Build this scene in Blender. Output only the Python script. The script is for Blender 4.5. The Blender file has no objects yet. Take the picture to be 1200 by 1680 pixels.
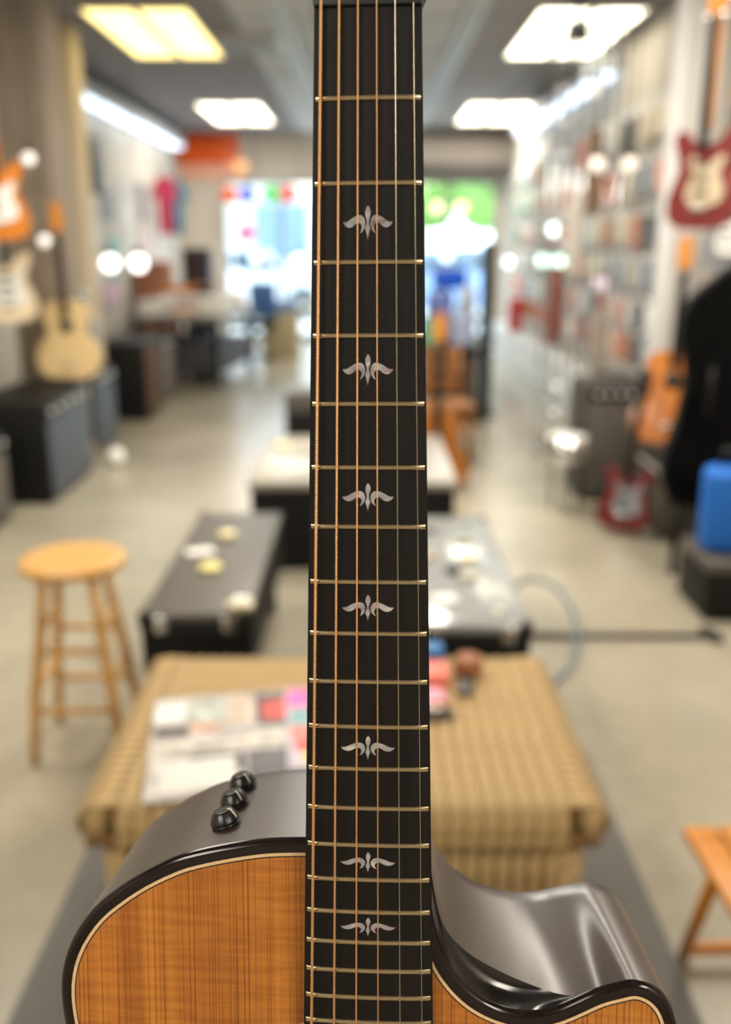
import bpy, bmesh, math, random
from mathutils import Vector, Matrix, Euler
random.seed(7)
PI = math.pi
R = math.radians
scn = bpy.context.scene
COL = scn.collection

# ------------------------------------------------------------------ camera, world, lights, exposure
cam_d = bpy.data.cameras.new('camera')
cam = bpy.data.objects.new('camera', cam_d); COL.objects.link(cam)
cam.location = (0, 0, 1.5)
PITCH = math.atan(440 / 1500)
cam.rotation_euler = (PI / 2 - PITCH, 0, 0)
cam_d.sensor_fit = 'VERTICAL'; cam_d.sensor_height = 36.0; cam_d.sensor_width = 36.0
cam_d.lens = 36.0 * 1500 / 1680
cam_d.clip_start = 0.02; cam_d.clip_end = 200
cam_d.dof.use_dof = True
cam_d.dof.focus_distance = 0.412
cam_d.dof.aperture_fstop = (cam_d.lens / 1000) / 0.0080 
scn.camera = cam

world = bpy.data.worlds.new('world'); scn.world = world; world.use_nodes = True
wn = world.node_tree; wn.nodes.clear()
wo = wn.nodes.new('ShaderNodeOutputWorld'); wb = wn.nodes.new('ShaderNodeBackground')
wb.inputs[0].default_value = (0.76, 0.89, 1.0, 1); wb.inputs[1].default_value = 5.6
wn.links.new(wb.outputs[0], wo.inputs[0])

scn.view_settings.view_transform = 'Standard'; scn.view_settings.look = 'None'
scn.view_settings.gamma = 1.0; scn.view_settings.use_curve_mapping = False
scn.view_settings.exposure = 0.32

LAMP_POWER = 46.0          # each ceiling troffer's own lamp
PANEL_GLOW = 5.0

# ------------------------------------------------------------------ helpers
def lin(c):
    return tuple(((v / 255) / 12.92 if v / 255 <= 0.04045 else ((v / 255 + 0.055) / 1.055) ** 2.4) for v in c) + (1.0,)

MATS = {}
def mat(name, col, rough=0.5, metal=0.0, emit=0.0, noise=0.0, nscale=20.0, stretch=(1, 1, 1), bump=0.0, bscale=60.0, spec=0.5, coat=0.0, col2=None, alpha=None):
    if name in MATS: return MATS[name]
    m = bpy.data.materials.new(name); m.use_nodes = True; MATS[name] = m
    nt = m.node_tree; b = nt.nodes['Principled BSDF']
    c = lin(col)
    b.inputs['Base Color'].default_value = c
    b.inputs['Roughness'].default_value = rough
    b.inputs['Metallic'].default_value = metal
    b.inputs['Specular IOR Level'].default_value = spec
    b.inputs['Coat Weight'].default_value = coat
    b.inputs['Coat Roughness'].default_value = 0.08
    if emit:
        b.inputs['Emission Color'].default_value = c; b.inputs['Emission Strength'].default_value = emit
    if noise or col2 or bump:
        tc = nt.nodes.new('ShaderNodeTexCoord'); mp = nt.nodes.new('ShaderNodeMapping')
        mp.inputs['Scale'].default_value = stretch
        nt.links.new(tc.outputs['Object'], mp.inputs[0])
        nz = nt.nodes.new('ShaderNodeTexNoise'); nz.inputs['Scale'].default_value = nscale; nz.inputs['Detail'].default_value = 4
        nt.links.new(mp.outputs[0], nz.inputs[0])
        if noise or col2:
            rp = nt.nodes.new('ShaderNodeValToRGB')
            if col2: c2 = lin(col2); c1 = c
            else:
                c1 = tuple(v * (1 - noise) for v in c[:3]) + (1,); c2 = tuple(min(1, v * (1 + noise)) for v in c[:3]) + (1,)
            rp.color_ramp.elements[0].position = 0.35; rp.color_ramp.elements[1].position = 0.68
            rp.color_ramp.elements[0].color = c1; rp.color_ramp.elements[1].color = c2
            nt.links.new(nz.outputs[0], rp.inputs[0]); nt.links.new(rp.outputs[0], b.inputs['Base Color'])
        if bump:
            n2 = nt.nodes.new('ShaderNodeTexNoise'); n2.inputs['Scale'].default_value = bscale
            nt.links.new(mp.outputs[0], n2.inputs[0])
            bp = nt.nodes.new('ShaderNodeBump'); bp.inputs['Strength'].default_value = bump; bp.inputs['Distance'].default_value = 0.002
            nt.links.new(n2.outputs[0], bp.inputs['Height']); nt.links.new(bp.outputs[0], b.inputs['Normal'])
    return m

class MB:
    """collects shapes and links them as one mesh object"""
    def __init__(s): s.v = []; s.f = []; s.sm = []
    def add(s, vs, fs, M=None, smooth=False):
        o = len(s.v)
        for p in vs: s.v.append(tuple(M @ Vector(p)) if M is not None else tuple(p))
        for f in fs: s.f.append([i + o for i in f]); s.sm.append(smooth)
        return s
    def box(s, a, b, M=None, bev=0.0):
        x0, y0, z0 = a; x1, y1, z1 = b
        if x0 > x1: x0, x1 = x1, x0
        if y0 > y1: y0, y1 = y1, y0
        if z0 > z1: z0, z1 = z1, z0
        if bev <= 0:
            vs = [(x, y, z) for z in (z0, z1) for y in (y0, y1) for x in (x0, x1)]
            fs = [(0, 2, 3, 1), (4, 5, 7, 6), (0, 1, 5, 4), (2, 6, 7, 3), (0, 4, 6, 2), (1, 3, 7, 5)]
            return s.add(vs, fs, M)
        bm = bmesh.new(); bmesh.ops.create_cube(bm, size=1)
        for v in bm.verts: v.co = Vector(((x0 + x1) / 2 + v.co.x * (x1 - x0), (y0 + y1) / 2 + v.co.y * (y1 - y0), (z0 + z1) / 2 + v.co.z * (z1 - z0)))
        bmesh.ops.bevel(bm, geom=bm.edges[:], offset=min(bev, (x1 - x0) / 2.1, (y1 - y0) / 2.1, (z1 - z0) / 2.1), segments=3, profile=0.5, affect='EDGES')
        bm.verts.index_update()
        vs = [tuple(v.co) for v in bm.verts]; fs = [[v.index for v in f.verts] for f in bm.faces]; bm.free()
        return s.add(vs, fs, M, True)
    def lathe(s, prof, c=(0, 0, 0), n=24, M=None, axis='z'):
        vs = []; fs = []
        for r, h in prof:
            for k in range(n):
                a = 2 * PI * k / n; x, y = r * math.cos(a), r * math.sin(a)
                p = (x, y, h) if axis == 'z' else ((x, h, y) if axis == 'y' else (h, x, y))
                vs.append((p[0] + c[0], p[1] + c[1], p[2] + c[2]))
        m = len(prof)
        for i in range(m - 1):
            for k in range(n):
                a = i * n + k; b = i * n + (k + 1) % n
                fs.append((a, b, b + n, a + n))
        fs.append(list(range(n))[::-1]); fs.append([(m - 1) * n + k for k in range(n)])
        if axis == 'y': fs = [list(f)[::-1] for f in fs]
        return s.add(vs, fs, M, True)
    def cyl(s, p0, p1, r0, r1=None, n=12, M=None):
        return s.tube([p0, p1], [r0, r0 if r1 is None else r1], n, M)
    def tube(s, pts, rad, n=10, M=None, closed=False, flat=1.0):
        pts = [Vector(p) for p in pts]; L = len(pts)
        if not isinstance(rad, (list, tuple)): rad = [rad] * L
        vs = []; fs = []
        up = None
        for i, p in enumerate(pts):
            if closed: t = pts[(i + 1) % L] - pts[i - 1]
            else: t = pts[min(i + 1, L - 1)] - pts[max(i - 1, 0)]
            t.normalize()
            if up is None:
                up = Vector((0, 0, 1)) if abs(t.z) < 0.9 else Vector((0, 1, 0))
            u = t.cross(up)
            if u.length < 1e-6: u = t.orthogonal()
            u.normalize(); w = u.cross(t).normalized(); up = w
            for k in range(n):
                a = 2 * PI * k / n
                vs.append(tuple(p + u * (rad[i] * math.cos(a)) + w * (rad[i] * flat * math.sin(a))))
        for i in range(L if closed else L - 1):
            for k in range(n):
                a = i * n + k; b = i * n + (k + 1) % n; j = ((i + 1) % L) * n
                fs.append((a, j + k, j + (k + 1) % n, b))
        if not closed:
            fs.append(list(range(n))); fs.append([(L - 1) * n + k for k in range(n)][::-1])
        return s.add(vs, fs, M, True)
    def prism(s, poly, h0, h1, plane='xy', M=None, smooth=False):
        """extrude polygon; plane xy -> along z, xz -> along y, yz -> along x"""
        n = len(poly); vs = []
        for h in (h0, h1):
            for a, b in poly:
                vs.append((a, b, h) if plane == 'xy' else ((a, h, b) if plane == 'xz' else (h, a, b)))
        fs = [list(range(n))[::-1], [n + k for k in range(n)]] + [(k, (k + 1) % n, n + (k + 1) % n, n + k) for k in range(n)]
        return s.add(vs, fs, M, smooth)
    def ball(s, c, r, n=12, m=8, sc=(1, 1, 1), M=None):
        vs = []; fs = []
        for i in range(m + 1):
            t = PI * i / m
            for k in range(n):
                a = 2 * PI * k / n
                vs.append((c[0] + r * sc[0] * math.sin(t) * math.cos(a), c[1] + r * sc[1] * math.sin(t) * math.sin(a), c[2] + r * sc[2] * math.cos(t)))
        for i in range(m):
            for k in range(n):
                a = i * n + k; b = i * n + (k + 1) % n
                fs.append((a, a + n, b + n, b))
        return s.add(vs, fs, M, True)
    def mesh(s, name):
        me = bpy.data.meshes.new(name); me.from_pydata(s.v, [], s.f)
        me.polygons.foreach_set('use_smooth', s.sm); me.validate(); me.update()
        bm = bmesh.new(); bm.from_mesh(me)
        bmesh.ops.remove_doubles(bm, verts=bm.verts, dist=1e-7)
        bmesh.ops.recalc_face_normals(bm, faces=bm.faces); bm.to_mesh(me); bm.free()
        return me
    def build(s, name, m, parent=None, loc=None, rot=None):
        me = s.mesh(name); me.materials.append(m)
        o = bpy.data.objects.new(name, me); COL.objects.link(o)
        if parent is not None: o.parent = parent
        if loc is not None: o.location = loc
        if rot is not None: o.rotation_euler = rot
        return o

def link_mesh(name, me, parent=None, loc=(0, 0, 0), rot=(0, 0, 0), scale=(1, 1, 1)):
    o = bpy.data.objects.new(name, me); COL.objects.link(o)
    if parent is not None: o.parent = parent
    o.location = loc; o.rotation_euler = rot; o.scale = scale
    return o

def tag(o, label=None, cat=None, group=None, kind=None):
    if label: o['label'] = label
    if cat: o['category'] = cat
    if group: o['group'] = group
    if kind: o['kind'] = kind
    return o

def empty(name, loc, rz=0.0, label=None, cat=None, group=None):
    o = bpy.data.objects.new(name, None); COL.objects.link(o)
    o.location = loc; o.rotation_euler = (0, 0, rz); o.empty_display_size = 0.05
    tag(o, label, cat, group)
    return o

def copy_tree(o, parent=None):
    c = o.copy(); COL.objects.link(c)
    if parent is not None: c.parent = parent
    for ch in o.children: copy_tree(ch, c)
    return c

def struct(name, mb, m, label=None):
    o = mb.build(name, m); o['kind'] = 'structure'
    if label: o['label'] = label
    return o

# ------------------------------------------------------------------ room shell
X0, X1, Y0, Y1, ZC = -2.85, 2.12, -3.5, 14.8, 3.1

def floor_material():
    m = bpy.data.materials.new('polished_concrete'); m.use_nodes = True
    nt = m.node_tree; b = nt.nodes['Principled BSDF']
    tc = nt.nodes.new('ShaderNodeTexCoord')
    n1 = nt.nodes.new('ShaderNodeTexNoise'); n1.inputs['Scale'].default_value = 1.1; n1.inputs['Detail'].default_value = 5
    n2 = nt.nodes.new('ShaderNodeTexNoise'); n2.inputs['Scale'].default_value = 14; n2.inputs['Detail'].default_value = 6
    mx = nt.nodes.new('ShaderNodeMath'); mx.operation = 'MULTIPLY_ADD'; mx.inputs[1].default_value = 0.3
    nt.links.new(tc.outputs['Object'], n1.inputs[0]); nt.links.new(tc.outputs['Object'], n2.inputs[0])
    nt.links.new(n2.outputs[0], mx.inputs[0]); nt.links.new(n1.outputs[0], mx.inputs[2])
    rp = nt.nodes.new('ShaderNodeValToRGB')
    rp.color_ramp.elements[0].position = 0.45; rp.color_ramp.elements[0].color = lin((136, 130, 114))
    rp.color_ramp.elements[1].position = 0.85; rp.color_ramp.elements[1].color = lin((166, 158, 140))
    nt.links.new(mx.outputs[0], rp.inputs[0]); nt.links.new(rp.outputs[0], b.inputs['Base Color'])
    b.inputs['Roughness'].default_value = 0.27; b.inputs['Specular IOR Level'].default_value = 0.6
    return m

struct('floor', MB().box((X0, Y0, -0.1), (X1, Y1 + 0.15, 0)), floor_material())
m_wall = mat('wall_paint', (196, 190, 180), 0.8, noise=0.05, nscale=2)
m_wallr = mat('wall_paint_grey', (190, 184, 174), 0.8, noise=0.05, nscale=2)
struct('wall_left', MB().box((X0 - 0.15, Y0, 0), (X0, Y1 + 0.15, ZC + .2)), m_wall)
struct('wall_right', MB().box((X1, Y0, 0), (X1 + 0.15, Y1 + 0.15, ZC + .2)), m_wallr)
struct('wall_back', MB().box((X0, Y0 - .15, 0), (X1, Y0, ZC + .2)), m_wall)
# storefront wall: header above the glass, sill, side pier
wf = MB(); wf.box((X0, Y1, 2.45), (X1, Y1 + 0.15, ZC + .2)); wf.box((X0, Y1, 0), (-2.2, Y1 + 0.15, 2.45)); wf.box((2.0, Y1, 0), (X1, Y1 + .15, 2.45))
struct('wall_front', wf, mat('header_paint', (205, 196, 182), 0.8))
struct('trim_1', MB().box((0.6, Y1 - 0.35, 2.62), (X1, Y1 - 0.001, 3.0)), mat('soffit_white', (214, 204, 194), 0.7))
struct('trim_2', MB().box((0.4, Y1 - 0.6, 2.45), (X1, Y1 - 0.36, 2.62)), mat('soffit_dark', (88, 84, 80), 0.7))
struct('baseboard_left', MB().box((X0, 8.0, 0), (X0 + .02, Y1, .12)), mat('base_white', (205, 200, 190), 0.6))
struct('baseboard_right', MB().box((X1 - .02, 3.5, 0), (X1, Y1, .14)), mat('base_white', (205, 200, 190), 0.6))
# low white kick bench along the right wall (pale stepped plinth under the pegboard)
struct('trim_3', MB().box((1.86, 5.8, 0), (X1 - 0.021, 13.6, 0.42), bev=.01), mat('plinth_white', (214, 214, 212), 0.35))

# ceiling: slab, T grid, tiles
ceil = struct('ceiling', MB().box((X0, Y0, ZC + .04), (X1, Y1, ZC + .2)), mat('ceiling_slab', (90, 90, 92), 0.9))
TW, TL = (X1 - X0) / 8, 1.22
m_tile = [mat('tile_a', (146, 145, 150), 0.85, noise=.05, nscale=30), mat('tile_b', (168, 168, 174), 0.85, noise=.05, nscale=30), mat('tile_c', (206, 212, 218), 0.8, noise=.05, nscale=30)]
tile_me = []
for k in range(3):
    t = MB().box((-TW / 2 + .014, -TL / 2 + .014, 0), (TW / 2 - .014, TL / 2 - .014, .03)); me = t.mesh('ceiling_tile'); me.materials.append(m_tile[k]); tile_me.append(me)
nrow = int((Y1 - Y0) / TL)
rows = [Y0 + TL / 2 + j * TL for j in range(nrow)]
LIGHTS = [(-1.62, y) for y in (-1.2, 3.4, 7.95, 12.5)] + [(1.6, y) for y in (-1.2, 3.4, 7.95, 12.5)]
for i in range(8):
    for y in rows:
        x = X0 + TW * (i + .5)
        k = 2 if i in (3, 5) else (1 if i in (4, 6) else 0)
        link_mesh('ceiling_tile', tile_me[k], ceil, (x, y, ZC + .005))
gr = MB()
for i in range(9): gr.box((X0 + TW * i - .012, Y0, ZC), (X0 + TW * i + .012, Y1, ZC + .03))
for j in range(nrow + 1): gr.box((X0, Y0 + TL * j - .012, ZC), (X1, Y0 + TL * j + .012, ZC + .03))
gr.build('tile_grid', mat('grid_metal', (150, 152, 156), 0.5), ceil)

# troffers
m_frame = mat('troffer_frame', (190, 188, 180), 0.5)

names = {}
def troffer(x, y, label, col, glow, power):
    m_panel = mat('troffer_diffuser%s%.1f' % (str(col), glow), col, 0.6, emit=glow)
    t = empty('ceiling_light', (x, y, ZC), 0, label, 'ceiling light', 'ceiling light panels')  # also builds the added unseen fill panel at x == 0
    f = MB()
    w, l = .40, .88
    f.box((-w, -l, -.035), (-w + .03, l, -.001)); f.box((w - .03, -l, -.035), (w, l, -.001))
    f.box((-w + .03, -l, -.035), (w - .03, -l + .03, -.001)); f.box((-w + .03, l - .03, -.035), (w - .03, l, -.001)); f.box((-.02, -l + .03, -.035), (.02, l - .03, -.001))
    f.build('light_frame', m_frame, t)
    for s in (-1, 1):
        MB().box((.03 if s > 0 else -w + .031, -l + .031, -.03), (w - .031 if s > 0 else -.03, l - .031, -.012)).build('diffuser', m_panel, t)
    if not power: return t
    ld = bpy.data.lights.new('troffer_lamp', 'AREA'); ld.shape = 'RECTANGLE'; ld.size = .7; ld.size_y = 1.6; ld.energy = power; ld.color = (1.0, .94, .84)
    lo = bpy.data.objects.new('troffer_lamp', ld); COL.objects.link(lo); lo.parent = t; lo.location = (0, 0, -.05)
    return t
LL = ['near left ceiling light panel glowing warm yellow, cut by top edge', 'far left ceiling light panel glowing pale yellow near orange banner',
      'near right ceiling light panel glowing white, beside black track spot', 'far right ceiling light panel glowing pale yellow before the soffit']
for (x, y), lb in zip(LIGHTS + [(0.0, 5.45)], ['ceiling light panel behind the camera on the left', 'ceiling light panel above the frame on the left', LL[0], LL[1],  # middle panel is an unseen fill light added to brighten the midground
                               'ceiling light panel behind the camera on the right', 'ceiling light panel above the frame on the right', LL[2], LL[3], 'added unseen fill light panel in the middle, just above the frame']):
    near = abs(y - 7.95) < .1; far = y > 10
    troffer(x, y, lb, (255, 232, 150) if near and x < 0 else (255, 246, 222), 2.3 if near and x < 0 else (4.5 if near else PANEL_GLOW), 0 if near else LAMP_POWER * (.9 if far else (1.9 if x == 0 else (.85 if y > 0 else .8))))

# long cove strip lights at the top of both side walls
def cove(x, y0, y1, side, lb):
    t = empty('cove_light', (x, (y0 + y1) / 2, 2.86), 0, lb, 'strip light', 'long cove lights')
    h = (y1 - y0) / 2
    MB().box((-.10, -h, .0), (.10, h, .14), bev=.01).build('housing', mat('cove_housing', (196, 202, 208), 0.5), t)
    MB().box((-.08, -h + .05, -.03), (.08, h - .05, -.001), bev=.008).build('tube_cover', mat('cove_tube', (214, 232, 250), 0.5, emit=2.2), t)
cove(X0 + .12, 8.6, 14.3, -1, 'long bluish white cove light along top of left wall')
cove(X1 - .12, 8.2, 12.6, 1, 'long bluish white cove light along top of right wall')

# linear diffuser strips on the ceiling
for x, lb in ((-.62, 'pale linear air slot on ceiling left of the neck'), (.78, 'pale linear air slot on ceiling right of the neck')):
    t = empty('air_slot', (x, 9.6, ZC), 0, lb, 'vent')
    MB().box((-.07, -2.8, -.03), (.07, 2.8, -.001), bev=.006).build('slot_body', mat('slot_white', (208, 216, 220), 0.4), t)
    MB().box((-.03, -2.7, -.036), (.03, 2.7, -.031)).build('slot_opening', mat('slot_grey', (165, 176, 184), 0.5), t)
t = empty('ceiling_vent', (-.98, 8.3, ZC), 0, 'square white louvred ceiling vent between the light panels', 'vent')
MB().box((-.3, -.3, -.03), (.3, .3, -.001), bev=.006).build('vent_frame', mat('vent_white', (206, 208, 206), 0.5), t)
for k in range(5): MB().box((-.24, -.22 + k * .1, -.045), (.24, -.17 + k * .1, -.031)).build('vent_slat', mat('slot_grey', (165, 176, 184), 0.5), t)

# storefront window: frame, mullions, panes
m_alu = mat('storefront_aluminium', (150, 152, 150), 0.4, 0.6)
glass = bpy.data.materials.new('window_glass'); glass.use_nodes = True
g = glass.node_tree; g.nodes.clear()
go = g.nodes.new('ShaderNodeOutputMaterial'); gm = g.nodes.new('ShaderNodeMixShader'); gt = g.nodes.new('ShaderNodeBsdfTransparent'); gg = g.nodes.new('ShaderNodeBsdfGlossy')
gg.inputs['Roughness'].default_value = .02; gm.inputs[0].default_value = .08; gt.inputs[0].default_value = (.95, .98, .98, 1)
g.links.new(gt.outputs[0], gm.inputs[1]); g.links.new(gg.outputs[0], gm.inputs[2]); g.links.new(gm.outputs[0], go.inputs[0])
win = MB()
xs = [-2.2, -1.3, -.45, .4, 1.25, 2.0]
for x in xs: win.box((x - .03, Y1 + .02, 0), (x + .03, Y1 + .12, 2.45))
win.box((-2.2, Y1 + .021, .0), (2.0, Y1 + .119, .12)); win.box((-2.2, Y1 + .021, 2.38), (2.0, Y1 + .119, 2.45))
w1 = struct('window_1', win, m_alu)
for a, b in zip(xs, xs[1:]): MB().box((a + .031, Y1 + .06, .121), (b - .031, Y1 + .07, 2.379)).build('pane', glass, w1)

# ------------------------------------------------------------------ street outside
tag(struct('ground', MB().box((-30, Y1 + .16, -.12), (30, 60, -.02)), mat('street_asphalt', (190, 190, 188), 0.7, noise=.1, nscale=3)), 'pale sunlit pavement outside the shop window')
t = empty('street_building', (-2, 33, 0), 0, 'pale building across the street seen through shop window', 'building')
MB().box((-14, 0, -.02), (4, 6, 4.2)).build('building_wall', mat('far_render', (214, 208, 196), 0.8), t)
for k in range(6): MB().box((-13 + k * 2.8, -.08, 1), (-11.2 + k * 2.8, -.001, 2.8)).build('far_window', mat('far_window_glass', (110, 140, 160), 0.2), t)
MB().box((-14.3, -.4, 4.2), (4.3, 6.2, 4.6)).build('building_cornice', mat('far_cornice', (180, 172, 160), .8), t)
def tree(x, y, h, r, lb):
    t = empty('street_tree', (x, y, -.02), 0, lb, 'tree', 'trees across the street')
    MB().tube([(0, 0, 0), (.05, 0, h * .3), (.0, 0, h * .6)], [.16, .13, .09], 10).build('trunk', mat('bark', (96, 78, 60), .9), t)
    c = MB()
    for k in range(26):
        a = random.uniform(0, 2 * PI); q = random.uniform(0, r * .75); z = h * .62 + random.uniform(-.35, .5) * r
        c.ball((q * math.cos(a), q * math.sin(a), z), r * random.uniform(.28, .45), 9, 6)
    c.build('foliage', mat('leaf_green', (112, 158, 66), .8, noise=.35, nscale=3), t)
tree(4.2, 26, 5.2, 2.0, 'leafy green tree outside, right of the neck through window')
tree(1.6, 30, 5.6, 2.1, 'yellow green tree outside, close beside the neck')
tree(-6.4, 29, 5.2, 1.9, 'green tree outside, at left side of window')
def car(x, y, rz, col, lb):
    t = empty('car', (x, y, -.02), rz, lb, 'car', 'parked cars outside the window')
    body = [(-2.2, .3), (-2.2, .75), (-2.05, .9), (-1.3, .98), (-.75, 1.42), (.55, 1.45), (1.15, 1.0), (2.0, .88), (2.2, .7), (2.2, .3)]
    MB().prism(body, -.85, .85, 'xz').build('car_body', mat('carpaint' + str(col), col, .15, .3, coat=1), t)
    for s in (-1, 1):
        MB().prism([(-1.1, 1.0), (-.68, 1.36), (-.05, 1.38), (-.05, 1.0)], .851 * s, .865 * s, 'xz').build('car_window', mat('cglass', (60, 80, 96), .05), t)
        MB().prism([(.0, 1.0), (.0, 1.38), (.5, 1.38), (1.0, 1.0)], .851 * s, .865 * s, 'xz').build('car_window', mat('cglass', (60, 80, 96), .05), t)
        for wx in (-1.4, 1.4): MB().lathe([(.1, -.09), (.3, -.1), (.32, -.05), (.32, .05), (.3, .1), (.1, .09)], (wx, .8 * s, .33), 18, axis='y').build('wheel', mat('tyre', (40, 40, 42), .6), t)
car(1.9, 19.5, .12, (120, 150, 190), 'blue grey car parked outside, right of the neck')
car(-2.8, 20.5, .08, (235, 238, 240), 'white car parked outside, left of the neck')

# ------------------------------------------------------------------ the guitar
# local frame: x across the strings (bass side negative), y into the body, z up the neck; origin = middle of the nut on the fretboard
guitar = empty('acoustic_guitar', (0.00096, 0.41911, 1.59396), 0,
               'cutaway acoustic guitar with amber top, dark sides, ebony fretboard and pearl inlays, filling the foreground', 'guitar')
def euler_from(a, b, c):
    return (Matrix.Rotation(b, 3, 'Z') @ Matrix.Rotation(a, 3, 'X') @ Matrix.Rotation(c, 3, 'Y')).to_euler()
guitar.rotation_euler = euler_from(-0.188253838, -0.0573219585, -0.0112254811)
SCALE = 648.0
def fs(n): return SCALE * (1 - 2 ** (-n / 12))
def fw(s): return 44.4 + (59.0 - 44.4) * min(s, 455) / 431.6        # fretboard width at distance s (mm)
def crown(x): return x * x / 800.0                                   # 16 inch radius
def P(x, s, d): return (x / 1000, d / 1000, -s / 1000)

# -- woods
def wood(name, c1, c2, scale, stretch, rough, coat=0.0, fine=0.0, cross=None):
    m = bpy.data.materials.new(name); m.use_nodes = True; nt = m.node_tree; b = nt.nodes['Principled BSDF']
    tc = nt.nodes.new('ShaderNodeTexCoord'); mp = nt.nodes.new('ShaderNodeMapping'); mp.inputs['Scale'].default_value = stretch
    nt.links.new(tc.outputs['Object'], mp.inputs[0])
    n = nt.nodes.new('ShaderNodeTexNoise'); n.inputs['Scale'].default_value = scale; n.inputs['Detail'].default_value = 5; n.inputs['Roughness'].default_value = .65
    nt.links.new(mp.outputs[0], n.inputs[0])
    rp = nt.nodes.new('ShaderNodeValToRGB'); rp.color_ramp.elements[0].position = .35; rp.color_ramp.elements[1].position = .66
    rp.color_ramp.elements[0].color = lin(c1); rp.color_ramp.elements[1].color = lin(c2)
    nt.links.new(n.outputs[0], rp.inputs[0]); out = rp.outputs[0]
    if fine:
        w = nt.nodes.new('ShaderNodeTexNoise'); w.inputs['Scale'].default_value = 1; w.inputs['Detail'].default_value = 1.5
        mp2 = nt.nodes.new('ShaderNodeMapping'); mp2.inputs['Scale'].default_value = (fine, 1, 2.5)
        nt.links.new(tc.outputs['Object'], mp2.inputs[0]); nt.links.new(mp2.outputs[0], w.inputs[0])
        r2 = nt.nodes.new('ShaderNodeValToRGB'); r2.color_ramp.elements[0].position = .38; r2.color_ramp.elements[0].color = (.42, .30, .20, 1)
        r2.color_ramp.elements[1].position = .47; r2.color_ramp.elements[1].color = (1, 1, 1, 1)
        nt.links.new(w.outputs[0], r2.inputs[0])
        mx = nt.nodes.new('ShaderNodeMix'); mx.data_type = 'RGBA'; mx.blend_type = 'MULTIPLY'; mx.inputs[0].default_value = .75
        nt.links.new(out, mx.inputs[6]); nt.links.new(r2.outputs[0], mx.inputs[7]); out = mx.outputs[2]
    if cross:
        mp3 = nt.nodes.new('ShaderNodeMapping'); mp3.inputs['Scale'].default_value = (30, 30, 330)
        nt.links.new(tc.outputs['Object'], mp3.inputs[0])
        n3 = nt.nodes.new('ShaderNodeTexNoise'); n3.inputs['Scale'].default_value = 1.0; n3.inputs['Detail'].default_value = 4
        nt.links.new(mp3.outputs[0], n3.inputs[0])
        r3 = nt.nodes.new('ShaderNodeValToRGB'); r3.color_ramp.elements[0].position = .38; r3.color_ramp.elements[0].color = (cross, cross * .9, cross * .8, 1)
        r3.color_ramp.elements[1].position = .6; r3.color_ramp.elements[1].color = (1, 1, 1, 1)
        nt.links.new(n3.outputs[0], r3.inputs[0])
        m3 = nt.nodes.new('ShaderNodeMix'); m3.data_type = 'RGBA'; m3.blend_type = 'MULTIPLY'; m3.inputs[0].default_value = .8
        nt.links.new(out, m3.inputs[6]); nt.links.new(r3.outputs[0], m3.inputs[7]); out = m3.outputs[2]
    nt.links.new(out, b.inputs['Base Color'])
    b.inputs['Roughness'].default_value = rough; b.inputs['Coat Weight'].default_value = coat; b.inputs['Coat Roughness'].default_value = .1
    return m
m_top = wood('amber_cedar', (158, 90, 26), (194, 124, 46), 1.0, (60, 60, 1.4), .5, 0.0, fine=900, cross=.78)
m_ebony = wood('ebony', (7, 6, 6), (24, 17, 15), 1.0, (700, 700, 18), .5)
m_ebony.node_tree.nodes['Principled BSDF'].inputs['Specular IOR Level'].default_value = .28
m_side = mat('smoked_mahogany', (52, 35, 30), .38, coat=.34, noise=.10, nscale=1.0, stretch=(20, 260, 20), bump=.03, bscale=3, spec=.95)
m_side.node_tree.nodes['Principled BSDF'].inputs['Coat Roughness'].default_value = .30
m_side.node_tree.nodes['Principled BSDF'].inputs['Coat IOR'].default_value = 1.62
m_gloss = mat('black_gloss_lacquer', (14, 9, 9), .16, spec=.7)
m_bind = mat('dark_rosewood_binding', (20, 8, 7), .15, noise=.4, nscale=900, spec=.45)
m_maple = mat('maple_line', (214, 178, 134), .45, noise=.12, nscale=1200)
m_blackline = mat('black_line', (16, 10, 8), .5)
m_fret = mat('nickel_fret', (196, 176, 142), .26, 1.0)
m_bronze = mat('phosphor_bronze', (236, 176, 120), .30, .85)
m_steel = mat('plain_steel', (196, 184, 158), .25, .9)
m_black = mat('black_plastic', (22, 22, 23), .3, spec=.5)

def catmull(pts, step=3.0):
    out = []
    L = len(pts)
    for i in range(L - 1):
        p0, p1, p2, p3 = pts[max(i - 1, 0)], pts[i], pts[i + 1], pts[min(i + 2, L - 1)]
        n = max(1, int(math.dist(p1[:2], p2[:2]) / step))
        for k in range(n):
            t = k / n
            out.append(tuple(.5 * ((2 * b) + (-a + c) * t + (2 * a - 5 * b + 4 * c - d) * t * t + (-a + 3 * b - 3 * c + d) * t ** 3) for a, b, c, d in zip(p0, p1, p2, p3)))
    out.append(tuple(pts[-1])); return out
def resample(pts, n):
    d = [0]
    for a, b in zip(pts, pts[1:]): d.append(d[-1] + math.dist(a, b))
    out = []; j = 0
    for k in range(n):
        t = d[-1] * k / (n - 1)
        while j < len(pts) - 2 and d[j + 1] < t: j += 1
        u = (t - d[j]) / max(1e-9, d[j + 1] - d[j]); u = min(max(u, 0), 1)
        out.append(tuple(a + (b - a) * u for a, b in zip(pts[j], pts[j + 1])))
    return out

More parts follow.
